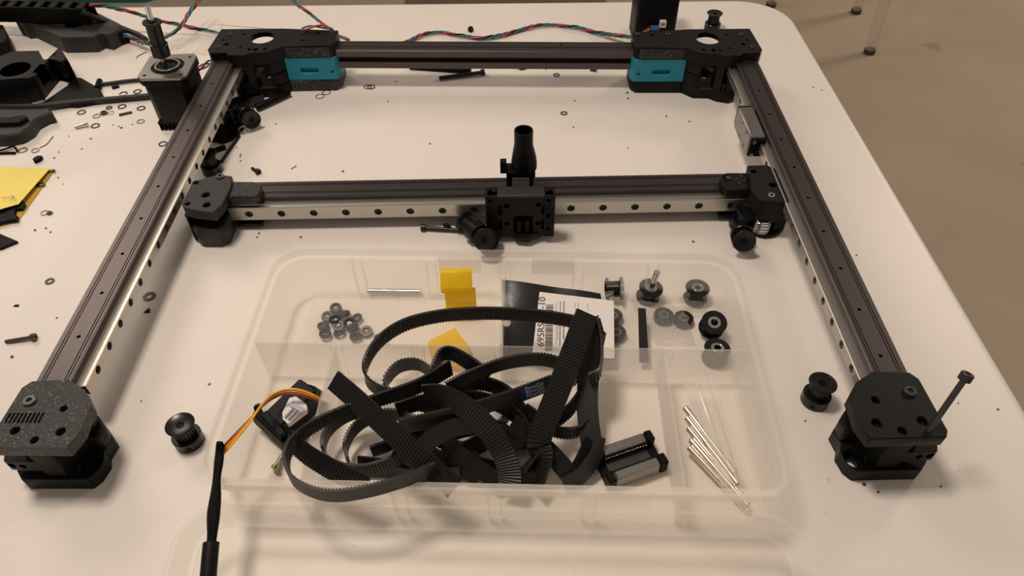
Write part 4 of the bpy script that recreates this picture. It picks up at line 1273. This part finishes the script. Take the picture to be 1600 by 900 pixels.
# ------------------------------------------------------------------ tangled toothed belt
belt = Thing('timing_belt', 'long black toothed timing belt tangled in loops in the organiser box', 'belt', tuple(inbox(700, 660, FLR)))
BW = 11.8
def strand(pts, teeth=1, name='belt_loop', w_=BW):
    """pts: (px, py, z, lean); lean 0 = belt standing on edge, 1 = belt turned to face up and forward; teeth = which face"""
    P_ = []
    for px, py, z, ln in pts:
        p = at(px, py, z)
        P_.append((p.x, p.y, p.z, ln))
    sp = spline(P_, 0.5)
    # even resampling at 0.5 mm
    acc, out = 0.0, [sp[0]]
    for a_, b_ in zip(sp, sp[1:]):
        d = math.dist(a_[:3], b_[:3])
        while d > 0 and acc + d >= 0.5:
            k = (0.5 - acc) / d
            a_ = tuple(x + (y_ - x) * k for x, y_ in zip(a_, b_))
            out.append(a_)
            d = math.dist(a_[:3], b_[:3])
            acc = 0.0
        acc += d
    face = Vector((0, -0.72, 0.69))
    loops = []
    prev = None
    for i, p in enumerate(out):
        a_, b_ = Vector(out[max(0, i - 2)][:3]), Vector(out[min(len(out) - 1, i + 2)][:3])
        t_ = (b_ - a_).normalized()
        up = Vector((0, 0, 1))
        up = (up - t_ * up.dot(t_))
        nrm_v = t_.cross(up).normalized() if up.length > 1e-3 else face
        ln = max(0.0, min(1.0, p[3]))
        if nrm_v.dot(face) < 0:
            nrm_v = -nrm_v
        fc = (face - t_ * face.dot(t_)).normalized()
        if prev is not None and nrm_v.dot(prev) < 0:
            nrm_v = -nrm_v
        nn = (nrm_v * (1 - ln) + fc * ln)
        nn = (nn - t_ * nn.dot(t_)).normalized()
        prev = nn.copy()
        wv = nn.cross(t_).normalized() * (w_ / 2)
        c_ = Vector(p[:3])
        hi = (i // 2) % 2 == 0
        th_t = 0.75 + (0.75 if hi else 0.0)
        f_, b2 = (th_t, 0.55) if teeth > 0 else (0.55, th_t)
        loops.append([c_ + wv + nn * f_, c_ - wv + nn * f_, c_ - wv - nn * b2, c_ + wv - nn * b2])
    belt.part(name, MB().loft(loops), M_RUBBER, ang=25)
    return out
STR = [
    # lowest layers first
    ([(620, 640, 28, .3), (660, 628, 30, .3), (720, 620, 30, .3), (775, 630, 28, .3), (815, 660, 24, .3), (822, 700, 18, .4)], 1),
    ([(700, 750, 9, .4), (650, 738, 12, .4), (618, 714, 14, .4), (640, 692, 16, .4), (700, 690, 16, .4), (750, 705, 14, .5)], -1),
    ([(690, 682, 20, .6), (720, 712, 18, .7), (760, 740, 12, .7), (790, 762, 8, .7)], 1),
    ([(820, 640, 26, .2), (848, 665, 24, .2), (842, 700, 20, .3), (815, 735, 12, .4)], -1),
    ([(580, 705, 12, 0), (640, 682, 14, 0), (700, 652, 18, 0), (740, 636, 20, .1)], 1),
    ([(560, 725, 9, .6), (640, 732, 10, .6), (720, 722, 10, .6), (800, 742, 9, .6), (850, 756, 8, .6)], 1),
    ([(452, 684, 45, .6), (478, 708, 44, .8), (513, 730, 42, 1), (548, 748, 40, 1), (575, 760, 38, 1)], 1, 11.5),
    ([(600, 742, 7, 0), (680, 716, 9, 0), (745, 690, 11, 0), (790, 655, 13, 0), (800, 622, 15, 0), (770, 606, 16, 0)], -1),
    ([(560, 735, 8, .2), (610, 738, 8, .2), (670, 745, 8, .3), (720, 742, 9, .3)], -1),
    ([(640, 690, 13, .7), (690, 720, 12, .7), (750, 745, 9, .6)], 1),
    ([(655, 745, 9, .8), (710, 715, 13, .8), (765, 685, 15, .7), (790, 672, 15, .7)], 1),
    ([(545, 720, 14, 0), (541, 698, 15, 0), (552, 674, 17, 0), (575, 656, 19, 0), (610, 648, 20, 0), (650, 655, 20, .2)], 1),
    ([(590, 640, 22, 0), (548, 648, 22, 0), (518, 668, 22, 0), (506, 695, 22, 0), (518, 722, 20, 0), (560, 734, 20, 0), (610, 722, 22, 0), (650, 700, 25, 0)], -1),
    ([(680, 690, 15, .5), (720, 672, 18, .5), (770, 668, 18, .5), (815, 700, 15, .7), (820, 738, 10, .8)], -1),
    ([(700, 612, 22, .3), (745, 598, 24, .3), (790, 612, 24, .3), (820, 650, 20, .4), (838, 690, 14, .4)], 1),
    ([(640, 628, 24, .3), (690, 640, 22, .3), (740, 655, 20, .3), (790, 680, 18, .4), (835, 720, 12, .8)], -1),
    ([(848, 668, 18, 0), (880, 676, 18, 0), (906, 672, 18, 0), (924, 650, 18, 0)], 1),
    ([(862, 662, 26, .2), (890, 640, 27, .2), (908, 610, 28, .1), (905, 585, 30, 0), (880, 580, 31, 0)], 1),
    ([(603, 612, 22, 0), (606, 592, 26, 0), (625, 573, 28, 0), (652, 570, 28, 0), (675, 584, 27, 0)], -1),
    ([(668, 602, 33, .2), (676, 580, 39, .1), (688, 556, 42, .1), (706, 552, 42, .2), (735, 568, 40, .3), (765, 590, 34, .3)], 1),
    ([(655, 708, 34, .7), (675, 686, 36, .7), (710, 668, 37, .7), (760, 662, 35, .7)], -1),
    ([(800, 660, 26, 1), (835, 685, 22, 1), (868, 716, 16, 1), (895, 748, 10, 1)], 1),
    ([(624, 668, 41, .3), (680, 655, 41, .3), (740, 640, 41, .3), (800, 621, 41, .3), (862, 598, 40, .3)], -1),
    ([(700, 606, 40, 0), (735, 588, 44, 0), (790, 568, 45, 0), (845, 562, 44, 0), (885, 575, 40, 0), (900, 600, 36, 0)], -1),
    ([(664, 613, 44, .1), (690, 617, 47, .6), (725, 635, 50, 1), (760, 667, 48, 1), (785, 705, 40, .9), (797, 740, 26, .8), (796, 764, 16, .8)], 1, 13.5),
    # big rear loop
    ([(945, 530, 46, 0), (915, 508, 47, 0), (870, 497, 47, 0), (815, 491, 46, 0), (750, 489, 46, 0), (690, 493, 45, 0), (635, 506, 44, 0), (596, 530, 45, 0), (573, 562, 44, 0), (572, 590, 38, 0), (592, 610, 32, 0), (640, 622, 28, 0)], 1),
    # left loop over the front rim
    ([(704, 574, 41, .3), (655, 602, 43, .2), (595, 623, 44, .1), (540, 642, 45, 0), (490, 665, 46, 0), (457, 692, 50, 0), (446, 720, 52, 0), (456, 750, 53, 0), (487, 769, 53.5, 0), (525, 775, 53.5, 0), (575, 768, 53.5, 0), (630, 752, 52, 0), (680, 732, 48, 0)], 1),
    # broad diagonal strip
    ([(522, 594, 51, 1), (560, 627, 52, 1), (610, 673, 52, 1), (655, 715, 49, 1), (712, 764, 38, 1)], 1, 12.8),
    # tall strip with folded tip
    ([(925, 700, 14, .9), (918, 640, 26, .9), (920, 580, 38, .9), (928, 530, 50, .9), (922, 500, 57, .9)], -1, 13.5),
    ([(917, 490, 62, 1), (902, 530, 57, 1), (880, 590, 48, 1), (858, 645, 38, 1), (842, 690, 29, .9), (848, 718, 20, .5), (838, 765, 9, .4)], 1, 14.8),
    ([(930, 498, 57, 0), (938, 540, 50, 0), (936, 580, 44, 0), (920, 592, 42, 0)], -1),
    ([(925, 690, 16, .8), (912, 720, 14, .8), (892, 752, 9, .8)], 1),
    ([(938, 682, 24, .4), (930, 715, 18, .4), (905, 746, 11, .5), (880, 758, 8, .5)], -1),
]
for st_ in STR:
    strand(st_[0], st_[1], w_=st_[2] if len(st_) > 2 else BW)
# blue maker's print on the belt back
b0, b1 = at(812, 610, 46), at(838, 602, 46)
u = (b1 - b0).normalized()
v = Vector((0, 0, 1)) - u * u.z
nn = Vector((0, -0.72, 0.69))
nv = (u.cross(v)).normalized()
def belt_pt(px, py, zoff=0):
    # plane of the printed strand
    d = CR @ Vector(((px - 800) / F, -(py - 450) / F, -1.0))
    o_ = Vector((0, 0, CAMZ))
    t_ = (BP0 - o_).dot(BPN) / d.dot(BPN)
    return o_ + d * t_
BP0 = at(800, 621, 41)
tdir = (at(862, 598, 40) - at(760, 634, 41)).normalized()
upv = Vector((0, 0, 1)) - tdir * tdir.z
nvv = tdir.cross(upv).normalized()
if nvv.y > 0:
    nvv = -nvv
fcv = (Vector((0, -0.72, 0.69)) - tdir * Vector((0, -0.72, 0.69)).dot(tdir)).normalized()
BPN = (nvv * 0.7 + fcv * 0.3).normalized()
BP0 = BP0 + BPN * 0.75
wv_ = BPN.cross(tdir).normalized()
if wv_.z < 0:
    wv_ = -wv_
c0 = BP0 + tdir * 5.5
mb = MB()
q_ = [c0 - wv_ * 4.9, c0 + tdir * 24 - wv_ * 4.9, c0 + tdir * 24 + wv_ * 4.9, c0 + wv_ * 4.9]
mb.add([p + BPN * 0.1 for p in q_] + [p - BPN * 0.3 for p in q_], [(0, 1, 2, 3), (7, 6, 5, 4)] + [(i, (i + 1) % 4, 4 + (i + 1) % 4, 4 + i) for i in range(4)])
pr = belt.part('printed_band', mb, M_NAVY, label='navy band with pale maker print')
for k in range(3):
    text_part(belt, 'PowGe', c0 + tdir * (3.0 + 0.4 * k) + wv_ * (2.2 - 3.1 * k), tdir, wv_, 4.3, M_LTXT, pr, 'maker_print', lift=0.25 if tdir.cross(wv_).dot(BPN) > 0 else -0.25)

# ================================================================== wire bundles
def bundle(name, label, pts, cols, r=0.95, R_=1.3, pitch=36.0, cat='wires', group=None):
    P_ = [tuple(at(*p)) for p in pts]
    sp = spline(P_, 1.6)
    t = Thing(name, label, cat, (P_[0][0], P_[0][1], 0), group)
    n = len(cols)
    for k, m in enumerate(cols):
        s_ = 0.0
        path = []
        up = Vector((0, 0, 1))
        for i, p in enumerate(sp):
            p = Vector(p)
            if i:
                s_ += (p - Vector(sp[i - 1])).length
            d_ = (Vector(sp[min(i + 1, len(sp) - 1)]) - Vector(sp[max(0, i - 1)])).normalized()
            a_ = d_.cross(up).normalized()
            b_ = a_.cross(d_)
            wob = 1 + 0.45 * math.sin(s_ * 0.045 + k)
            ph = 2 * math.pi * (s_ / pitch + k / n)
            path.append(p + (a_ * math.cos(ph) + b_ * math.sin(ph)) * R_ * wob)
        t.part('wire', MB().tube(path, r, 7), m)
    return t
C4 = (M_RED, M_BLUE, M_GREEN, M_WBLK)
bundle('wire_bundle', 'twisted red and blue wires running from the cable chain to the left rear drive', [(140, 8, 40), (165, 9, 38), (190, 15, 32), (225, 25, 24), (265, 36, 16), (310, 45, 9), (352, 56, 4)], C4)
bundle('wire_bundle', 'twisted coloured wires rising past the motor to the table end', [(318, -12, 40), (308, 2, 36), (298, 18, 32), (287, 34, 27), (272, 50, 22), (250, 62, 16), (228, 67, 10), (205, 60, 8), (182, 48, 14)], C4, R_=1.5)
bundle('wire_bundle', 'twisted wires dropping from above into the left rear drive housing', [(448, -10, 62), (466, 8, 60), (490, 26, 57), (508, 40, 53), (520, 48, 44), (528, 56, 25), (545, 62, 6)], C4, R_=1.0)
bundle('wire_bundle', 'short looped blue and red wires on top of the left rear drive', [(515, 44, 54.5), (500, 41, 56), (486, 42, 56), (472, 46, 54)], (M_RED, M_BLUE), R_=0.9)
bundle('wire_bundle', 'twisted red, blue and green wires snaking along the table behind the rear beam', [(615, 74, 3), (640, 63, 3), (662, 54, 3), (690, 50, 3), (720, 56, 3), (752, 59, 3), (785, 55, 3), (825, 43, 3), (862, 38.5, 3), (900, 43, 3), (935, 51, 4), (965, 56, 8), (995, 56, 16), (1015, 46, 22)], C4)
bundle('wire_bundle', 'short red and blue wires curling between the motor and the left beam', [(300, 112, 14), (312, 107, 18), (326, 98, 20), (340, 92, 16), (352, 84, 8)], (M_RED, M_BLUE, M_WBLK), R_=1.6)

# dark sleeved cables on the left
def cable(name, label, pts, r, m=M_FOAM):
    P_ = [tuple(at(*p)) for p in pts]
    return solo(name, MB().tube(spline(P_, 4), r, 12), m, label, 'cable', (P_[0][0], P_[0][1], 0))
cable('sleeved_cable', 'thick dark cable lying across the table in front of the black parts', [(-40, 163, 6), (10, 167, 6), (60, 166, 6), (120, 160, 4), (180, 155, 3.4), (236, 150, 3.4)], 3.3)
cable('sleeved_cable', 'thin dark cable running from the black bracket to the motor', [(150, 132, 3), (165, 131, 2.5), (195, 127, 2.5), (225, 124, 2.5)], 2.0)
cable('sleeved_cable', 'dark cable leading from the cable chain past the black housing', [(128, 18, 36), (145, 26, 28), (165, 34, 18), (190, 44, 8), (215, 54, 4), (228, 62, 3.4)], 3.2)

# ================================================================== black printed parts at the left
def poly_h(L, H):
    return [(p.x, p.y) for p in (at(a_, b_, H * f_) for a_, b_, f_ in L)]
def poly_px(L, z=0.0):
    return [(p.x, p.y) for p in (at(a_, b_, z) for a_, b_ in L)]
# housing under the cable chain
h1 = Thing('printed_housing', 'angular black printed housing lying under the cable chain', 'printed part', tuple(at(120, 75, 0)))
base = poly_h([(26, 33, 1), (60, 20, 1), (150, 18, 1), (186, 36, 1), (199, 67, 0), (178, 79, 0), (166, 76, 0), (155, 82, 0), (105, 83, 0), (58, 60, 0), (48, 61, 0), (34, 53, 0)], 19)
topp = base
c_ = at(118, 36, 19)
hb_ = h1.part('body', MB().prism(base, 0, 19, topp), M_FOAM, bevel=1.2, cut=MB().cyl((c_.x, c_.y, 8), 12, 30, 28))
q0, q1 = at(107, 82, 0), at(153, 81, 0)
h1.part('front_panel', MB().prism([(q0.x, q0.y - 1.2), (q1.x, q1.y - 1.2), (q1.x, q1.y + 3), (q0.x, q0.y + 3)], 1.5, 17), M_FOAM, hb_, bevel=0.6)
q0 = at(182, 72, 0)
h1.part('corner_lug', MB().prism([(q0.x - 8, q0.y + 2), (q0.x + 2, q0.y - 4), (q0.x + 14, q0.y + 8), (q0.x + 4, q0.y + 18)], 0, 16), M_DBLACK, hb_, bevel=0.8)
# housing with round pocket
h2 = Thing('printed_housing', 'black printed housing with a round pocket and slots, in front of the dark slab', 'printed part', tuple(at(50, 140, 0)))
base = poly_h([(-20, 95, 1), (20, 80, 1), (60, 79, 1), (68, 93, 1), (74, 92, 1), (82, 84, 1), (90, 82, 1), (97, 88, 1), (108, 97, 1), (110, 107, 0), (96, 124, 0), (84, 138, 0), (72, 153, 0), (48, 162, 0), (-20, 168, 0)], 26)
topp = base
topz = 26
pk = at(24, 108, topz)
cutp = MB().cyl((pk.x, pk.y, 8), 15, 30, 30)
s_ = at(62, 107, topz)
cutp.box(s_.x - 4, s_.x + 4, s_.y - 9, s_.y + 9, 10, 60)
s_ = at(86, 100, topz)
cutp.box(s_.x - 6, s_.x + 3, s_.y - 8, s_.y + 8, 12, 60)
hb_ = h2.part('body', MB().prism(base, 0, topz, topp), M_BLACK, bevel=1.2, cut=cutp)
p_ = poly_h([(4, 161, .1), (36, 122, 1), (54, 122, 1), (62, 156, .1)], 29)
h2.part('wedge', MB().prism(p_, 3, 29), M_DBLACK, hb_, bevel=1.0)
p_ = poly_px([(84, 94), (88, 84), (95, 84), (104, 92), (96, 98)], 27)
h2.part('fork_tip', MB().prism(p_, 8, 28), M_BLACK, hb_, bevel=0.8)
# flat triangular bracket
h3 = Thing('printed_bracket', 'flat matt black triangular bracket lying beside the thick cable', 'printed part', tuple(at(120, 150, 0)))
h3.part('plate', MB().prism(poly_px([(64, 163), (106, 134), (108, 126), (112, 122), (118, 123), (127, 122), (148, 134), (155, 138), (160, 146), (156, 158), (120, 164)], 4), 0, 5), M_DBLACK, bevel=0.8)
h3.part('lug', MB().rod(at(156, 126, 3), at(152, 138, 4), 3.0, 14), M_DBLACK, bevel=0.4)
# block at the very left and the dark slab behind
h4 = Thing('printed_block', 'heavy dark printed block with rounded nose below the thick cable', 'printed part', tuple(at(20, 210, 0)))
b_ = h4.part('body', MB().prism(poly_h([(-60, 170, 1), (60, 170, 1), (76, 168, 1), (82, 175, 1), (80, 194, 0), (64, 203, 0), (56, 215, 0), (40, 225, 0), (20, 229, 0), (-60, 232, 0)], 13), 0, 13), M_FOAM, bevel=1.6)
h4.part('ridge', MB().prism(poly_px([(-50, 188), (20, 188), (40, 184), (46, 188), (32, 197), (-50, 200)], 13), 12, 17), M_DBLACK, b_, bevel=1.0)
solo('printed_slab', MB().prism(poly_h([(-90, 40, 1), (4, 38, 1), (12, 56, 1), (25, 87, 0), (4, 98, 0), (-90, 104, 0)], 19.5), 0, 19.5), M_DBLACK, 'dark slab-sided printed block at the table end below the cable chain', 'printed part', tuple(at(-20, 70, 0)), bevel=1.2)
# dark scraps beside the left rail
sc = Thing('printed_scrap', 'flat dark printed scrap with a strut lying beside the left rail', 'printed part', tuple(at(370, 200, 0)))
sc.part('plate', MB().prism(poly_px([(338, 196), (352, 196), (372, 199), (388, 192), (379, 206), (364, 220), (348, 226), (330, 222)]), 0, 2.2), M_DBLACK, bevel=0.4)
sc.part('strut', MB().rod(at(400, 168, 5), at(452, 144, 5), 3.4, 8), M_DBLACK, bevel=0.4)
sc.part('tab', MB().prism(poly_px([(384, 156), (412, 150), (412, 160), (388, 166)], 4), 1, 6), M_FOAM, bevel=0.5)
sc.part('rod', MB().rod(at(346, 253, 1.5), at(374, 212, 1.5), 1.3, 10), M_DBLACK)
sc.part('finger', MB().prism(poly_px([(328, 236), (352, 228), (354, 234), (330, 242)]), 0, 2), M_DBLACK, bevel=0.3)
sc.part('hub', MB().rod(at(376, 172, 0.0), at(376, 172, 0.0) + Vector((0, 0, 12)), 7, 18), M_DBLACK, bevel=0.6)
# sticky note with dark bits
nt_ = Thing('sticky_note', 'yellow sticky note with a pencilled arrow lying at the table edge of the clutter', 'note', tuple(at(30, 300, 0)))
npp = [at(-60, 258, 5), at(78, 263, 4), at(29, 319, 6), at(-60, 348, 7)]
nt_.part('sheet', MB().patch(npp[0], npp[1], npp[2], npp[3], 16, 10, lambda u_, v_: 1.5 * math.sin(3 * u_) * math.sin(2.5 * v_), 0.3), M_NOTE, label='yellow top sheet')
ac = [at(4, 309, 8.6), at(22, 307, 9.3)]
nt_.part('arrow', seg_box(((at(2, 309, 9.6)), at(23, 308, 9.6)), 0.45, 0.3).add([], []), M_GINK)
nt_.part('arrow_tip', seg_box((at(16, 304, 9.6), at(23, 308, 9.6)), 0.45, 0.3), M_GINK)
nt_.part('arrow_tip', seg_box((at(15, 313, 9.6), at(23, 308, 9.6)), 0.45, 0.3), M_GINK)
nt_.part('card', MB().prism(poly_px([(-60, 262), (86, 266), (32, 342), (-60, 380)]), 0.1, 1.1), M_NOTED, label='darker yellow card under the sheet')
washer(63.5, 289, 3.8, 1.8, M_WASH, 'dark washer lying on the yellow card edge', 'washers above the yellow note', z=1.2)
solo('black_scrap', MB().prism(poly_px([(-40, 336), (20, 326), (28, 318), (38, 317), (43, 324), (38, 332), (28, 332), (26, 342), (32, 343), (30, 349), (18, 350), (0, 355), (-40, 358)]), 1.2, 4.4), M_DBLACK, 'torn black scrap lying on the yellow card below the note', 'scrap', tuple(at(10, 340, 1.2)), bevel=0.5)
solo('black_wedge', MB().prism(poly_px([(-60, 352), (2, 368), (30, 380), (4, 391), (-60, 400)]), 0, 2.5), M_DBLACK, 'pointed flat black piece lying below the yellow note', 'printed part', tuple(at(0, 380, 0)), bevel=0.4)
solo('plastic_scrap', MB().rod(at(75, 269, 1.8), at(86, 266, 1.8), 1.4, 7), M_SCREW, 'dark chip at the far corner of the yellow note', 'scrap', tuple(at(80, 268, 0)), bevel=0.3)
solo('black_wire_piece', MB().tube(spline([tuple(at(*p)) for p in ((-10, 240, 1.4), (12, 239, 1.4), (24, 239, 1.4))], 2), 1.3, 8), M_DBLACK, 'short black wire piece next to the grey washers', 'wire', tuple(at(10, 239, 0)))
solo('black_wire_piece', MB().tube(spline([tuple(at(*p)) for p in ((-6, 237, 2), (8, 233, 2.6), (20, 229, 3), (25, 232, 2), (27, 237, 1.5))], 2), 1.0, 8), M_DBLACK, 'bent black wire piece crossing the short one by the washers', 'wire', tuple(at(14, 233, 0)))
# cable chain along the far edge
ch = Thing('cable_chain', 'black plastic cable chain with open links at the far left of the table', 'cable chain', tuple(at(70, 40, 0)))
cpath = [at(-40 + 21.5 * k, 17 + 0.05 * k * k, 29) for k in range(9)]
for k, p in enumerate(cpath):
    mb = MB()
    wd = 8.5
    for s_ in (-1, 1):
        mb.box(p.x - 9.6, p.x + 9.6, p.y + s_ * wd - 1.2, p.y + s_ * wd + 1.2, p.z - 9, p.z + 9)
    mb.box(p.x - 4.5, p.x + 4.5, p.y - wd, p.y + wd, p.z + 7, p.z + 9.4).box(p.x - 4.5, p.x + 4.5, p.y - wd, p.y + wd, p.z - 9.4, p.z - 7)
    ch.part('link', mb, M_DBLACK, bevel=0.6)
ch.part('inner_wire', MB().tube(spline([tuple(p + Vector((0, 2, -2))) for p in cpath], 5), 1.6, 8), M_RED)
ch.part('inner_wire', MB().tube(spline([tuple(p + Vector((0, -2, 0))) for p in cpath], 5), 1.6, 8), M_BLUE)
# clear bag behind the motor
solo('clear_bag', MB().patch(at(255, 55, 10), at(345, 25, 8), at(345, 84, 3), at(270, 80, 3), 24, 16, crumple(2.2, 21), 0.15), M_SLEEVE, 'crumpled clear bag lying behind the motor and left drive', 'bag', tuple(at(300, 60, 0)))
# white strip behind the left drive
solo('thin_strip', MB().rod(at(334, 37, 1), at(440, 46, 1), 0.6, 8), M_PAPER, 'thin pale strip lying on the table behind the left rear drive', 'strip', tuple(at(380, 41, 0)))
solo('clear_strip', MB().patch(at(158, 146, 1.2), at(196, 147, 1.2), at(222, 152, 0.8), at(160, 153, 0.8), 8, 4, crumple(0.4, 30), 0.2), M_SLEEVE, 'narrow clear film strip lying between the bracket and the motor', 'film', tuple(at(190, 150, 0)))
# red dot of paint next to the box
bit('plastic_scrap', 327, 600.5, rag(1.2, 7, 77), 0.5, M_RED, 'tiny red chip lying beside the organiser box', 'scrap')

# ================================================================== behind the table: clear chair, grey slab, crate
cf = at(1358, 83, FZ)
chair = Thing('clear_chair', 'see-through plastic chair standing on the concrete floor behind the table', 'chair', (cf.x - 60, cf.y + 150, FZ))
feet = [(cf.x, cf.y), (at(1337, 20, FZ).x, at(1337, 20, FZ).y)]
f3 = at(1204, 10, FZ)
feet.append((f3.x, f3.y))
feet.append((f3.x - 60, cf.y - 20 + 0))
ccx, ccy = sum(f[0] for f in feet) / 4, sum(f[1] for f in feet) / 4
feet[3] = (f3.x - 20, f3.y + 260)
for fx, fy_ in feet:
    tx, ty = fx + (ccx - fx) * 0.18, fy_ + (ccy - fy_) * 0.18
    lg_ = chair.part('leg', MB().rod((fx, fy_, FZ + 12), (tx, ty, FZ + 445), 15, 16, r2=24), M_ACRYL)
    chair.part('foot', MB().rod((fx, fy_, FZ), (fx + (tx - fx) * 0.03, fy_ + (ty - fy_) * 0.03, FZ + 14), 17, 16), M_FOOT, lg_, label='dark rubber foot')
chair.part('seat', MB().loft([rrect(ccx - 190, ccx + 190, ccy - 190, ccy + 190, 60, FZ + 440), rrect(ccx - 205, ccx + 205, ccy - 205, ccy + 205, 70, FZ + 452), rrect(ccx - 200, ccx + 200, ccy - 200, ccy + 200, 70, FZ + 460)]), M_ACRYL)
chair.part('backrest', MB().loft([[Vector((ccx - 190 + 0, ccy + 190, FZ + 458)), Vector((ccx + 190, ccy + 190, FZ + 458)), Vector((ccx + 190, ccy + 202, FZ + 458)), Vector((ccx - 190, ccy + 202, FZ + 458))],
                                  [Vector((ccx - 170, ccy + 260, FZ + 850)), Vector((ccx + 170, ccy + 260, FZ + 850)), Vector((ccx + 170, ccy + 272, FZ + 850)), Vector((ccx - 170, ccy + 272, FZ + 850))]]), M_ACRYL)
a, b = at(632, 14, FZ), at(948, 14, FZ)
solo('flat_slab', MB().box(a.x, b.x, a.y, a.y + 420, FZ, FZ + 8), M_GREYSLAB, 'flat grey slab lying on the concrete floor behind the table', 'mat', (a.x, a.y, FZ), bevel=2)  # thin grey box lying flat on the floor
a, b = at(40, 4, FZ), at(238, 4, FZ)
cr = Thing('teal_crate', 'teal plastic crate standing on the floor behind the table', 'crate', (a.x, a.y, FZ))
cr.part('body', MB().loft([rrect(a.x, b.x, a.y - 10, a.y + 380, 30, FZ), rrect(a.x - 15, b.x + 15, a.y - 10, a.y + 400, 30, FZ + 260), rrect(a.x - 5, b.x + 5, a.y, a.y + 390, 28, FZ + 260), rrect(a.x + 12, b.x - 12, a.y + 2, a.y + 368, 26, FZ + 10)]), M_TEALBOX)
cr.part('rim', MB().loft([rrect(a.x - 24, b.x + 24, a.y - 20, a.y + 410, 34, FZ + 246), rrect(a.x - 24, b.x + 24, a.y - 20, a.y + 410, 34, FZ + 264), rrect(a.x - 6, b.x + 6, a.y, a.y + 390, 28, FZ + 264), rrect(a.x - 6, b.x + 6, a.y, a.y + 390, 28, FZ + 246), rrect(a.x - 24, b.x + 24, a.y - 20, a.y + 410, 34, FZ + 246)], False, False), M_TEALBOX)
